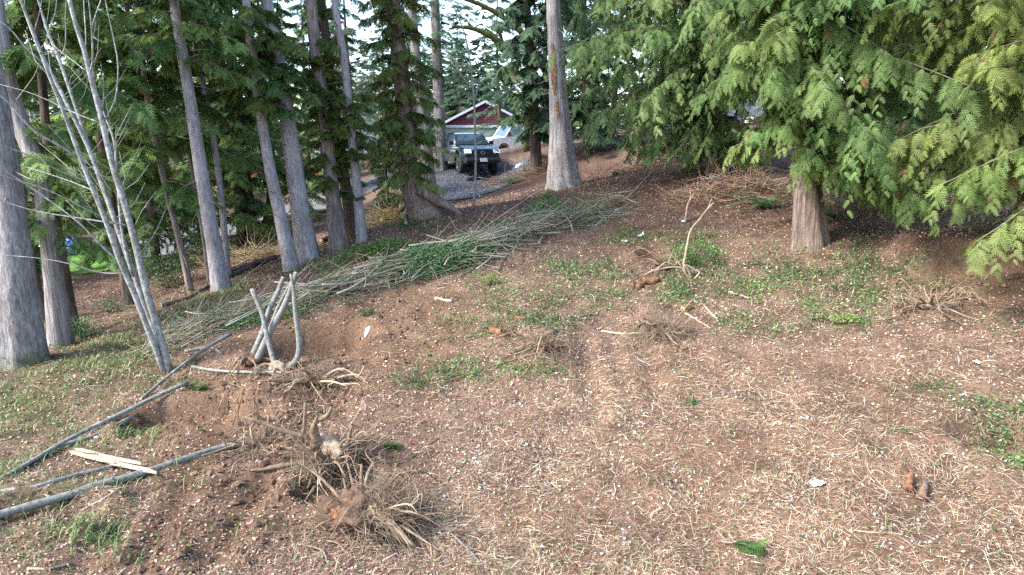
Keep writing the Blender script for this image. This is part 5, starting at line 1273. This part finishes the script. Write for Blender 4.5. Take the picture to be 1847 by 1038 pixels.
# ------------------------------------------------------------------ ferns and shrubs
T_FERN = template(15, 0.20, 0.055, 74, 0.0)
def frond_mesh(k):
    rg = np.random.default_rng(500 + k); V, F = T_FERN; V = V.copy(); V[:, 2] += .55 * V[:, 0] - .75 * V[:, 0] ** 2; V[:, 1] *= (1.15 - .9 * V[:, 0])
    mb = MB(); Fq = F[F[:, 2] != F[:, 3]]; Ft = F[F[:, 2] == F[:, 3]][:, :3]
    mb.add(V, Fq, np.clip(np.array([.06, .12, .045]) * (1 + rg.normal(0, .15, (len(V), 1))), 0, 1)); mb.F3.append(Ft); return mb.mesh('frond', M['leaf'], smooth=False)
FR = [frond_mesh(k) for k in range(3)]
def fern(label, px, py, size, n=13, Y=None):
    c = G(px, py) if Y is None else GP(px, Y); t = thing('sword_fern', label, 'fern', c, 'ferns')
    for k in range(n):
        o = link('frond', FR[k % 3], t); s = size * rng.uniform(.75, 1.15); o.scale = (s, s, s * rng.uniform(.8, 1.3)); o.rotation_euler = (rng.normal(0, .2), rng.uniform(-.55, -.05), k * 2.399 + rng.normal(0, .2)); o.location = (0, 0, .03)
fern('sword fern beside the dead brush heap, left of the big right cedar', 1378, 378, .95, 16)
fern('small fern sprout in front of the rotten log', 1181, 590, .2, 9)
fern('sword fern on the bank above the white litter right of the truck', 925, 302, .85, 14, Y=30.5)
fern('shaded fern under the low boughs right of the big cedar', 1560, 372, .8, 13)
fern('shaded fern in the dark gap near the right edge', 1690, 345, .8, 13)
fern('low fern right of the scarred trunk', 1110, 318, .6, 11)
fern('fern behind the big right cedar trunk', 1500, 395, .6, 11)
def shrub(name, label, px, py, rad, n, cols, Y=None, size=(.03, .06), nst=9):
    c = G(px, py) if Y is None else GP(px, Y); t = thing(name, label, 'shrub', c); st = MB()
    rad = np.array(rad); d = nrm(rng.normal(size=(n, 3))); r = rng.random(n) ** .4; p = c + np.array([0, 0, rad[2]]) + d * r[:, None] * rad
    lump = fbm(p[:, 0] * 1.0 + p[:, 2], p[:, 1] - p[:, 2], 2.2 / max(rad[0], .3), 3, int(px)); k = lump > -.12; p = p[k]
    mb = MB(); leaves(mb, p[:, 0], p[:, 1], rng.uniform(size[0], size[1], len(p)), pick(cols, len(p), .25), 0, .9, .65, z=p[:, 2]); part(mb, 'leaves', M['leaf'], t, kind='stuff')
    for k in range(nst):
        e = c + np.array([0, 0, rad[2]]) + nrm(rng.normal(size=3) + np.array([0, 0, .8])) * rad * .9
        add_tube(st, [c, (c + e) / 2 + rng.normal(0, .05, 3), e], [.012, .008, .003], 4, col=(.18, .13, .09))
    part(st, 'twigs', M['twig'], t, kind='stuff')
shrub('leafy_bush', 'low bright green bush around the dead sapling', 1252, 478, (.5, .4, .25), 2600, [(0.07, 0.16, 0.03), (0.10, 0.21, 0.045), (0.05, 0.11, 0.03)], size=(.025, .045))
shrub('salal_shrub', 'dark salal shrub at the foot of the grey cedar', 150, 610, (.45, .35, .22), 700, IVY)
shrub('salal_shrub', 'blue green salal shrub behind the sapling fan', 200, 565, (.5, .35, .2), 600, [(.04, .09, .05), (.06, .12, .06)])
shrub('leafy_bush', 'dark leafy bush left of the thin leaning trunk', 305, 520, (.8, .6, .5), 2600, [(.035, .08, .02), (.055, .11, .03)], size=(.04, .07))
shrub('leafy_bush', 'yellowish bush on the ditch bank below the mossy trunk', 500, 440, (1.0, .6, .35), 1600, [(.11, .15, .03), (.16, .17, .05), (.07, .11, .03)], size=(.04, .08))
shrub('leafy_bush', 'olive undergrowth right of the leaning snag by the driveway', 365, 482, (.9, .6, .35), 1400, [(.08, .11, .03), (.06, .09, .03)], size=(.04, .08))
shrub('leafy_bush', 'low bush right of the log heap reach', 650, 405, (.7, .5, .25), 900, [(.08, .13, .03), (.13, .16, .04)], size=(.04, .07))
shrub('leafy_bush', 'light green shrub in front of the truck nose', 735, 330, (1.1, .8, .7), 2000, [(.11, .18, .05), (.17, .22, .08), (.08, .13, .04)], Y=26, size=(.05, .09))
shrub('leafy_bush', 'low dark bush by the right edge below the yellow boughs', 1810, 432, (.7, .5, .25), 1200, [(.04, .08, .03), (.06, .10, .03)], size=(.03, .06))
shrub('leafy_bush', 'tiny bright weed clump in the straw in the lower middle', 1246, 730, (.09, .08, .04), 140, LIME, size=(.02, .035), nst=3)
shrub('leafy_bush', 'bright yellow green clover clump in the pale leaves at right', 1522, 582, (.3, .18, .07), 700, [(.18, .26, .06), (.24, .30, .09)], size=(.02, .035), nst=4)
shrub('leafy_bush', 'lime green weed clump right of the brush windrow', 885, 514, (.22, .16, .1), 420, [(.15, .24, .06), (.11, .19, .04)], size=(.025, .045), nst=4)
shrub('moss_cushion', 'yellow green moss cushion at the fir foot', 32, 662, (.28, .16, .14), 1500, [(.16, .17, .02), (.11, .13, .02)], size=(.015, .03), nst=2)
# fallen cedar boughs
def bough(label, px, py, L, az, seed, cols=((.07, .14, .035), (.11, .18, .05))):
    c = G(px, py); t = thing('fallen_bough', label, 'bough', c); f, l = MB(), MB()
    d = np.array([math.cos(az), math.sin(az), 0]); p = np.array([c + d * L * u for u in np.linspace(0, 1, 8)]); p[:, 2] = H(p[:, 0], p[:, 1]) + .05
    add_tube(l, p, np.linspace(.01, .003, 8), 5, col=(.20, .17, .14)); part(l, 'stem', M['twig'], t)
    n = 46; u = .3 + .7 * rng.random(n); o = np.stack([np.interp(u, np.linspace(0, 1, 8), p[:, k]) for k in range(3)], -1); s = rng.choice([-1, 1], n)[:, None]
    D = d * .7 + np.cross([0, 0, 1], d) * s * rng.uniform(.4, 1, (n, 1)) + np.array([0, 0, .45]) * rng.normal(.4, .7, size=(n, 1)); place_sprays(f, T_FIR, o, D, np.array([0, 0, 1.0]) + rng.normal(0, .2, (n, 3)), rng.uniform(.3, .5, n) * L, pick(cols, n, .15)); part(f, 'needles', M['foliage'], t, smooth=False, kind='stuff')
bough('green fir bough dropped on the straw near the lower edge', 1300, 985, .34, -.5, 1, ((.08, .16, .045), (.11, .195, .06)))
bough('green bough lying at the end of the straight pole by the hollow', 318, 708, .35, .3, 2)
bough('sprig of green cedar on the scarp beside the cut stems', 640, 578, .3, .5, 3)
bough('small green bough on the litter right of the upper root plate', 676, 812, .25, .2, 4)

# ------------------------------------------------------------------ dropped litter
def rag(name, label, px, py, size, mat, seed, cat='bag', flat=.35):
    size *= .75; c = G(px, py); n = 22; rg = np.random.default_rng(seed); u = np.linspace(-.5, .5, n); X, Y = np.meshgrid(u, u, indexing='ij')
    w = size * (1 + .8 * fbm(X, Y, 2.2, 3, seed)); Xw, Yw = X * w, Y * w * .8; Z = size * flat * (np.abs(fbm(X, Y, 3.0, 4, seed + 3)) * 2 + .5 * fbm(X, Y, 7, 3, seed + 5)) * (1 - .7 * (4 * X * X + 4 * Y * Y) / 2)
    x, y = c[0] + Xw, c[1] + Yw; V = np.stack([x, y, H(x, y) + .02 + np.maximum(Z, 0)], -1).reshape(-1, 3)
    i, j = np.meshgrid(np.arange(n - 1), np.arange(n - 1), indexing='ij'); q = (i * n + j).ravel()
    a_ = rg.random(len(q)) ; k = (np.hypot(X[:-1, :-1], Y[:-1, :-1]).ravel() < .5 - .12 * a_)
    mb = MB(); mb.add(V, np.stack([q, q + n, q + n + 1, q + 1], -1)[k]); o = single(mb, name, M[mat], label, cat, c)
    so = o.modifiers.new('thickness', 'SOLIDIFY'); so.thickness = .003
rag('plastic_bag', 'crumpled grey green plastic bag on the straw', 1472, 876, .24, 'plastic_grey', 1)
rag('plastic_scrap', 'small white plastic piece at the right edge of the straw', 1762, 657, .17, 'plastic_white', 2, 'litter', .5)
rag('plastic_scrap', 'white scrap on the soil right of the cut stems', 662, 600, .19, 'plastic_white', 3, 'litter')
rag('plastic_scrap', 'white scrap beside the small green patch above the dead sapling', 1155, 428, .24, 'plastic_white', 4, 'litter', .8)
rag('plastic_scrap', 'pale scrap left of the small green patch above the dead sapling', 1127, 437, .22, 'plastic_white', 5, 'litter')
rag('plastic_scrap', 'bluish scrap near the thin pale whip', 1233, 401, .2, 'tarp_white', 6, 'litter')
rag('plastic_bag', 'white bag on the bank below the fern right of the truck', 936, 301, .62, 'plastic_white', 7, 'bag', .7)
rag('plastic_scrap', 'small white scrap at the right end of the brush windrow', 1098, 376, .2, 'plastic_white', 8, 'litter', .8)
rag('plastic_scrap', 'second white scrap just right of the brush windrow end', 1112, 380, .18, 'plastic_white', 9, 'litter')
rag('plastic_scrap', 'pale blue scrap at the foot of the buttressed cedar', 808, 382, .22, 'tarp_white', 10, 'litter', .7)
rag('plastic_scrap', 'white scrap on the leaf litter below the gravel pad', 866, 356, .22, 'plastic_white', 11, 'litter', .6)
c = GP(118, 27.5)
t = thing('tarp_heap', 'heap covered by blue and white tarps beyond the lawn', 'tarp', c)
for k, (dx, dz, r_, mt, nm) in enumerate(((0.25, .35, (.5, .45, .45), 'tarp_blue', 'tarp'), (-.5, .28, (.45, .4, .42), 'tarp_white', 'tarp'), (-.95, .4, (.35, .3, .4), 'tarp_blue', 'tarp'))):
    mb = MB(); blob(mb, c + np.array([dx, 0, dz]), r_, 40 + k, .4, 3.0, 20); part(mb, nm, M[mt], t, smooth=False)
# ------------------------------------------------------------------ vehicles   (local axes: +x forward, +y left, +z up)
from mathutils.geometry import tessellate_polygon
def extr(mb, prof, hw):
    """side profile polygon (x, z) swept across the width, half width hw(x, z)"""
    p = np.array(prof, float); n = len(p); w = np.array([hw(x, z) for x, z in p])
    Lf = np.stack([p[:, 0], w, p[:, 1]], -1); Rt = np.stack([p[:, 0], -w, p[:, 1]], -1)
    tri = np.array([tuple(q) for q in tessellate_polygon([[Vector((x, z, 0)) for x, z in p]])])
    n0 = mb.n; mb.add(np.vstack([Lf, Rt]), np.vstack([tri, tri[:, ::-1] + n]))
    i = np.arange(n); j = (i + 1) % n; mb.F4.append(np.stack([i, j, j + n, i + n], -1) + n0)
def arch(cx, cz, r, n=9): return [(cx + r * math.cos(a), cz + r * math.sin(a)) for a in np.linspace(0, math.pi, n)]
def lathe_y(mb, prof, c, n=26):
    p = np.array(prof, float); a = np.linspace(0, 2 * math.pi, n, endpoint=False); k = len(p)
    V = np.stack([np.outer(p[:, 0], np.cos(a)), np.repeat(p[:, 1][:, None], n, 1), np.outer(p[:, 0], np.sin(a))], -1).reshape(-1, 3) + np.asarray(c, float)
    i = np.arange(k - 1)[:, None] * n; j = np.arange(n)[None]; q = (j + 1) % n
    mb.add(V, np.stack([i + j, i + q, i + n + q, i + n + j], -1).reshape(-1, 4))
def lpart(mb, name, mat, root, smooth=False, of=None): return link(name, mb.mesh(name, M[mat], (0, 0, 0), smooth), of or root)
def quad(mb, pts, th=.012):
    p = np.array(pts, float); nn = nrm(np.cross(p[1] - p[0], p[2] - p[0])) * th; n = len(p)
    n0 = mb.n; q = np.vstack([p, p + nn]); i = np.arange(n); j = (i + 1) % n
    mb.add(q, np.stack([i, j, j + n, i + n], -1)); 
    for o_, fl in ((0, -1), (n, 1)):
        mb.F4.append(np.array([np.arange(4)[::fl] + o_]) + n0) if n == 4 else mb.F3.append(np.array([np.arange(3)[::fl] + o_]) + n0)
def wheel(root, x, y, r, w, rim):
    s = 1 if y > 0 else -1; mb = MB()
    lathe_y(mb, [(r * .60, -w / 2), (r * .9, -w / 2), (r, -w * .36), (r, w * .36), (r * .9, w / 2), (r * .60, w / 2), (r * .6, -w / 2)], (x, y, r)); wl = lpart(mb, 'wheel', 'tyre', root, True)
    m2 = MB(); lathe_y(m2, [(r * .62, s * w * .5), (r * .56, s * w * .42), (r * .2, s * w * .32), (0.001, s * w * .4)], (x, y, r))
    for k in range(6):
        a = k * math.pi / 3; c, sn = math.cos(a), math.sin(a); add_box(m2, (x + c * r * .36, y + s * w * .43, r + sn * r * .36), (r * .5, w * .1, r * .13), [[c, 0, -sn], [0, 1, 0], [sn, 0, c]])
    lpart(m2, 'rim', rim, root, of=wl)

def pickup(c, az):
    t = thing('pickup_truck', 'dark blue pickup truck parked nose out on the gravel pad', 'truck', c); t.rotation_euler = (0, 0, az)
    hw = lambda x, z: .93 - .10 * max(0, z - 1.0) / .3 - .10 * max(0, (x - 2.1) / .5) ** 2
    prof = [(2.62, .70), (2.66, .92), (2.60, 1.12), (2.35, 1.22), (1.75, 1.29), (1.12, 1.33), (-.98, 1.33), (-1.0, 1.28), (-2.62, 1.28), (-2.68, 1.0), (-2.66, .62)] + [(x, z) for x, z in arch(-1.7, .55, .54)][::-1] + [(-1.0, .5), (1.0, .5)] + arch(1.72, .55, .54)[::-1] + [(2.4, .62)]
    mb = MB(); extr(mb, prof, hw); body = lpart(mb, 'body', 'truck_paint', t)
    b = body.modifiers.new('bevel', 'BEVEL'); b.width = .03; b.segments = 2; b.limit_method = 'ANGLE'
    mb = MB(); extr(mb, [(1.12, 1.31), (.42, 1.84), (.1, 1.90), (-.62, 1.90), (-.85, 1.84), (-1.0, 1.31)], lambda x, z: .86 - .32 * max(0, z - 1.31)); cab = lpart(mb, 'cab', 'truck_paint', t)
    b = cab.modifiers.new('bevel', 'BEVEL'); b.width = .04; b.segments = 2; b.limit_method = 'ANGLE'
    mb = MB(); quad(mb, [(1.085, .74, 1.36), (1.085, -.74, 1.36), (.50, -.63, 1.80), (.50, .63, 1.80)], .02); lpart(mb, 'windshield', 'auto_glass', t)
    for s in (1, -1):
        for x0, x1, x2, x3 in ((.98, .12, .12, .47), (.02, -.82, -.72, .02)):
            mb = MB(); y0, y1 = s * .852, s * .715; pp = [(x0, y0, 1.36), (x1, y0, 1.36), (x2, y1, 1.79), (x3, y1, 1.79)]; quad(mb, pp if s < 0 else pp[::-1], .014); lpart(mb, 'side_window', 'auto_glass', t)
        mb = MB(); add_box(mb, (.86, s * 1.02, 1.42), (.12, .22, .20)); add_box(mb, (.86, s * .90, 1.38), (.06, .12, .05)); o = lpart(mb, 'mirror', 'black_plastic', t); b = o.modifiers.new('bevel', 'BEVEL'); b.width = .03; b.segments = 2
        mb = MB(); pp = [(2.60, s * .86, .98), (2.675, s * .55, .98), (2.63, s * .55, 1.13), (2.50, s * .86, 1.16)]; quad(mb, pp if s < 0 else pp[::-1], .03); hl = lpart(mb, 'headlight', 'lamp_glass', t)
        mb = MB(); lathe_y(mb, [(.001, -.02), (.05, -.02), (.05, .02), (.001, .02)], (2.70, s * .72, .72), 12); lpart(mb, 'fog_light', 'lamp_glass', t)
        a_ = np.linspace(0.05, math.pi - .05, 12)
        for cx in (1.72, -1.7):
            pt = np.stack([cx + .58 * np.cos(a_), np.full(12, s * .93), .55 + .58 * np.sin(a_)], -1); mb = MB(); add_tube(mb, pt, .045, 6); lpart(mb, 'fender_flare', 'black_plastic', t)
    mb = MB(); quad(mb, [(2.675, -.5, .80), (2.675, .5, .80), (2.635, .46, 1.17), (2.635, -.46, 1.17)], .025); g = lpart(mb, 'grille', 'black_plastic', t)
    for k in range(5):
        mb = MB(); z = .85 + .065 * k; add_box(mb, (2.71 - (z - .8) * .11, 0, z), (.03, .9, .018)); lpart(mb, 'grille_bar', 'rim_dark', t, of=g)
    mb = MB(); a_ = np.linspace(0, 2 * math.pi, 15); add_tube(mb, np.stack([np.full(15, 2.72), .09 * np.cos(a_), 1.0 + .06 * np.sin(a_)], -1), .014, 6); lpart(mb, 'badge', 'rim', t, of=g)
    mb = MB(); extr(mb, [(2.60, .52), (2.80, .54), (2.84, .66), (2.80, .78), (2.60, .80)], lambda x, z: .92 - .12 * (x > 2.7)); bp = lpart(mb, 'bumper', 'black_plastic', t)
    mb = MB(); add_box(mb, (2.855, 0.0, .68), (.012, .34, .17)); lpart(mb, 'licence_plate', 'plate', t, of=bp)
    for s in (1, -1): wheel(t, 1.72, s * .80, .41, .27, 'rim_dark'); wheel(t, -1.70, s * .80, .41, .27, 'rim_dark')
    mb = MB(); add_box(mb, (0, 0, .52), (4.6, 1.3, .16)); lpart(mb, 'chassis', 'black_plastic', t)
    return t
c = GP(842, 35.0); c[2] += .05
pickup(c, math.atan2(-.93, .34))

def van(c, az):
    t = thing('delivery_van', 'old white van parked behind the pickup truck', 'van', c); t.rotation_euler = (0, 0, az)
    prof = [(2.5, .5), (2.55, .95), (2.3, 1.12), (1.55, 1.2), (1.0, 1.95), (.8, 2.05), (-2.5, 2.12), (-2.55, .5)] + arch(-1.6, .45, .42)[::-1] + arch(1.6, .45, .42)[::-1]
    mb = MB(); extr(mb, prof, lambda x, z: .98 - .10 * max(0, z - 1.2)); o = lpart(mb, 'body', 'white_paint', t); b = o.modifiers.new('bevel', 'BEVEL'); b.width = .05; b.segments = 2; b.limit_method = 'ANGLE'
    mb = MB(); quad(mb, [(1.53, .82, 1.27), (1.53, -.82, 1.27), (1.06, -.76, 1.90), (1.06, .76, 1.90)], .02); lpart(mb, 'windshield', 'auto_glass', t)
    for s in (1, -1):
        mb = MB(); pp = [(1.38, s * .98, 1.26), (.45, s * .98, 1.26), (.45, s * .92, 1.86), (.98, s * .92, 1.86)]; quad(mb, pp if s < 0 else pp[::-1], .02); lpart(mb, 'side_window', 'auto_glass', t)
        mb = MB(); add_box(mb, (1.3, s * 1.12, 1.38), (.1, .2, .26)); add_box(mb, (1.3, s * 1.0, 1.3), (.05, .16, .05)); lpart(mb, 'mirror', 'black_plastic', t)
        mb = MB(); add_box(mb, (2.53, s * .72, .82), (.06, .26, .18)); lpart(mb, 'headlight', 'lamp_glass', t)
        mb = MB(); add_box(mb, (-1.1, s * .955, 1.35), (2.5, .04, 1.15)); lpart(mb, 'side_panel', 'tarp_white', t)
        mb = MB(); add_box(mb, (.36, s * .97, 1.3), (.03, .04, 1.3)); lpart(mb, 'door_gap', 'black_plastic', t)
        wheel(t, 1.6, s * .85, .34, .22, 'rim'); wheel(t, -1.6, s * .85, .34, .22, 'rim')
    mb = MB(); extr(mb, [(2.5, .42), (2.66, .45), (2.66, .6), (2.5, .62)], lambda x, z: .96); lpart(mb, 'bumper', 'black_plastic', t)
    mb = MB(); add_box(mb, (2.54, 0, .8), (.05, 1.0, .2)); lpart(mb, 'grille', 'black_plastic', t)
c = GP(938, 46); van(c, math.atan2(-.42, -.90))

def car(c, az, label, paint):
    t = thing('parked_car', label, 'car', c); t.rotation_euler = (0, 0, az)
    prof = [(2.2, .35), (2.25, .6), (2.1, .74), (1.0, .93), (-1.75, .98), (-2.15, .92), (-2.2, .4)] + arch(-1.35, .32, .36)[::-1] + arch(1.38, .32, .36)[::-1]
    mb = MB(); extr(mb, prof, lambda x, z: .87 - .06 * max(0, z - .7) - .12 * max(0, abs(x) - 1.7)); o = lpart(mb, 'body', paint, t); b = o.modifiers.new('bevel', 'BEVEL'); b.width = .05; b.segments = 2; b.limit_method = 'ANGLE'
    mb = MB(); extr(mb, [(1.05, .92), (.35, 1.36), (-.2, 1.43), (-.95, 1.38), (-1.7, .96)], lambda x, z: .78 - .30 * max(0, z - .95)); o = lpart(mb, 'roof', paint, t); b = o.modifiers.new('bevel', 'BEVEL'); b.width = .05; b.segments = 2; b.limit_method = 'ANGLE'
    mb = MB(); quad(mb, [(.99, .7, .97), (.99, -.7, .97), (.41, -.6, 1.33), (.41, .6, 1.33)], .015); lpart(mb, 'windshield', 'auto_glass', t)
    mb = MB(); quad(mb, [(-1.02, .6, 1.33), (-1.02, -.6, 1.33), (-1.62, -.7, 1.0), (-1.62, .7, 1.0)], .015); lpart(mb, 'rear_window', 'auto_glass', t)
    for s in (1, -1):
        for x0, x1, x2, x3 in ((.9, -.1, -.1, .36), (-.18, -1.4, -.95, -.18)):
            mb = MB(); pp = [(x0, s * .782, .99), (x1, s * .782, .99), (x2, s * .672, 1.35), (x3, s * .672, 1.35)]; quad(mb, pp if s < 0 else pp[::-1], .012); lpart(mb, 'side_window', 'auto_glass', t)
        mb = MB(); add_box(mb, (-.14, s * .866, .65), (.012, .02, .5)); lpart(mb, 'door_gap', 'black_plastic', t)
        mb = MB(); add_box(mb, (.75, s * .92, 1.0), (.12, .16, .12)); lpart(mb, 'mirror', paint, t)
        mb = MB(); add_box(mb, (2.1, s * .6, .66), (.16, .34, .13)); lpart(mb, 'headlight', 'lamp_glass', t)
        wheel(t, 1.38, s * .76, .31, .2, 'rim'); wheel(t, -1.35, s * .76, .31, .2, 'rim')
c = GP(1372, 35.6); c[2] += .04; car(c, math.pi + .05, 'silver car parked on the road beyond the drooping cedars', 'silver_paint')
c = GP(512, 43); car(c, math.pi + .3, 'red car glimpsed between the grey trunks at left', 'red_paint')

# ------------------------------------------------------------------ houses
def house(label, px, Y, w, wall_h, gable_h, depth, rot, wall, gable, zoff=0.0):
    c = GP(px, Y); c[2] += zoff; t = thing('house', label, 'house', c); t.rotation_euler = (0, 0, rot); h = w / 2
    mb = MB(); add_box(mb, (0, depth / 2, wall_h / 2 - .5), (w, depth, wall_h + 1)); lpart(mb, 'wall', wall, t)
    g = MB(); g.add([(-h, 0, wall_h), (h, 0, wall_h), (0, 0, wall_h + gable_h), (-h, depth, wall_h), (h, depth, wall_h), (0, depth, wall_h + gable_h)], [[0, 1, 2], [4, 3, 5]]); ga = lpart(g, 'gable', gable, t)
    n = 9
    for k in range(n):
        z0, z1 = wall_h + .10 + gable_h * k / n * .96, wall_h + .10 + gable_h * (k + 1) / n * .96; hw_ = h * (1 - (z0 - wall_h) / gable_h) - .02
        if hw_ < .1: continue
        mb = MB(); hw2 = max(.02, h * (1 - (z1 - wall_h) / gable_h) - .02); mb.add([(-hw_, -.05, z0), (hw_, -.05, z0), (hw2, -.018, z1), (-hw2, -.018, z1), (-hw_, -.004, z0), (hw_, -.004, z0), (hw2, -.004, z1), (-hw2, -.004, z1)], [[0, 1, 2, 3], [0, 4, 5, 1], [3, 2, 6, 7]]); lpart(mb, 'plank', gable, t, of=ga)
    mb = MB(); add_box(mb, (0, -.06, wall_h - .04), (w + .1, .1, .2)); lpart(mb, 'trim_board', 'trim', t)
    sl = math.atan2(gable_h, h); Ls = math.hypot(h, gable_h) + .45
    for s in (1, -1):
        rot_ = np.array([[math.cos(sl), 0, s * math.sin(sl)], [0, 1, 0], [-s * math.sin(sl), 0, math.cos(sl)]])
        cx = np.array([s * math.cos(sl) * Ls / 2, depth / 2, wall_h + gable_h + .10 - math.sin(sl) * Ls / 2])
        mb = MB(); add_box(mb, cx, (Ls, depth + .7, .12), rot_); r_ = lpart(mb, 'roof', 'roofing', t)
        mb = MB(); add_box(mb, cx + np.array([0, -depth / 2 - .37, -.05]), (Ls, .05, .17), rot_); lpart(mb, 'fascia', 'trim', t, of=r_)
    return t
house('green house with a maroon gable behind the truck', 876, 57, 7.4, 2.1, 1.85, 9, .06, 'siding_green', 'siding_red', 0.0)
house('grey house half hidden behind the middle trees', 655, 62, 8, 2.3, 1.3, 8, .3, 'grey_wall', 'grey_wall', -.3)

# ------------------------------------------------------------------ mossy maple and bare saplings behind
def bare(name, label, px, Y, h, n, seed, mat, r0=.09, spread=.6, lean=0.0):
    c = GP(px, Y); t = thing(name, label, 'tree', c); rg = np.random.default_rng(seed)
    top = c + np.array([lean * h, 0, h]); p = resample([c - np.array([0, 0, .1]), c + np.array([lean * h * .3, 0, h * .5]), top], 16); mb = MB(); add_tube(mb, p, np.linspace(r0, r0 * .2, 16), 10, wob=.05, seed=seed); part(mb, 'trunk', M[mat], t)
    tw = MB()
    for k in range(n):
        i = rg.integers(3, 15); a_ = rg.uniform(0, 6.28); l = h * rg.uniform(.15, .38); d = np.array([math.cos(a_) * spread, math.sin(a_) * spread, rg.uniform(.1, .9)])
        b1 = p[i] + d * l * .5 + rg.normal(0, .1, 3); b2 = p[i] + d * l + np.array([0, 0, rg.uniform(-.3, .4)]) * l * .5
        mb = MB(); q = resample([p[i], b1, b2], 10); add_tube(mb, q, np.linspace(r0 * .4, r0 * .06, 10), 6, wob=.05, seed=k); part(mb, 'branch', M[mat], t)
        for m_ in range(9):
            j = rg.integers(3, 10); dd = rg.normal(size=3) + np.array([0, 0, .4]); l2 = l * rg.uniform(.1, .3); add_tube(tw, [q[j], q[j] + dd * l2 * .4, q[j] + dd * l2 * .7 + rg.normal(0, .05, 3)], [.008, .005, .003], 3, col=(.17, .15, .11), cap=False)
    part(tw, 'twigs', M['twig'], t, kind='stuff')
bare('maple_tree', 'mossy leafless maple left of the scarred trunk', 950, 37, 9, 14, 1, 'bark_mossy', .17, .9)
bare('maple_tree', 'bare grey maple beyond the leaning sapling at upper left', 95, 27, 10, 16, 2, 'bark_grey', .08, .7)
bare('maple_tree', 'thin bare tree left of the red gable house', 625, 33, 9, 18, 3, 'bark_dark', .06, .9)
bare('maple_tree', 'bare tree between the drooping cedar and the silver car', 1335, 29, 7, 14, 4, 'bark_dark', .06, .8)
bare('maple_tree', 'bare tree at the upper left corner behind the grey fir', 20, 29, 10, 16, 5, 'bark_grey', .08, .8)
# the mossy limb that arches over the house
t = [o for o in COL.objects if o.get('label') == 'mossy leafless maple left of the scarred trunk'][0]
for k, (pl, w) in enumerate([([(925,105),(895,92),(875,68),(840,52),(800,48)], [15,14,12,8,5]), ([(928,60),(890,30),(850,8),(800,-10)], [12,10,8,6]), ([(893,90),(886,60),(870,52)], [8,7,4])]):
    pts = np.array([P(a_ + 15, b_, 36.5 - .3 * i) for i, (a_, b_) in enumerate(pl)]); mb = MB(); add_tube(mb, pts, np.array(w) * 33 / FPX / 2, 8, n=18, wob=.08, seed=k); part(mb, 'limb', M['bark_mossy'], t)

# ------------------------------------------------------------------ woods far off
mb = MB(); tr_ = MB()
nfar = 900
nfar = 520; fxx = None; ang = rng.uniform(-60, 60, nfar); dist = rng.uniform(75, 170, nfar); fxx = dist * np.sin(np.radians(ang)); fyy = dist * np.cos(np.radians(ang))
for x0, y0 in zip(fxx, fyy):
    h = rng.uniform(7, 19); m_ = 120; u = rng.random(m_) ** .8; a_ = rng.random(m_) * 6.283; rr = (1 - u) * h * .16 + .3
    z0 = float(H(x0, y0)); o = np.stack([x0 + .2 * rr * np.cos(a_), y0 + .2 * rr * np.sin(a_), z0 + .5 + u * (h - .5)], -1); e = o + np.stack([rr * np.cos(a_), rr * np.sin(a_), -.35 * rr], -1); w = np.stack([-np.sin(a_), np.cos(a_), np.zeros(m_)], -1) * (rr * .26 + .12)[:, None]
    V = np.stack([o, e + w, e - w], 1).reshape(-1, 3); mb.add(V, np.arange(m_ * 3).reshape(-1, 3), np.repeat(np.clip(np.array([.06, .095, .06]) * (1 + rng.normal(0, .25, (m_, 1))), .01, 1), 3, 0))
stuff(mb, 'far_woodland', M['foliage'], 'far off evergreen wood beyond the houses', 'woodland')
tot = 0
dg = set()
for o in COL.objects:
    if o.type == 'MESH' and o.data.name not in dg: dg.add(o.data.name); tot += sum(len(p_.vertices) - 2 for p_ in o.data.polygons) if len(o.data.polygons) < 3000 else int(len(o.data.loops) - 2 * len(o.data.polygons))
print('TRIS', tot)
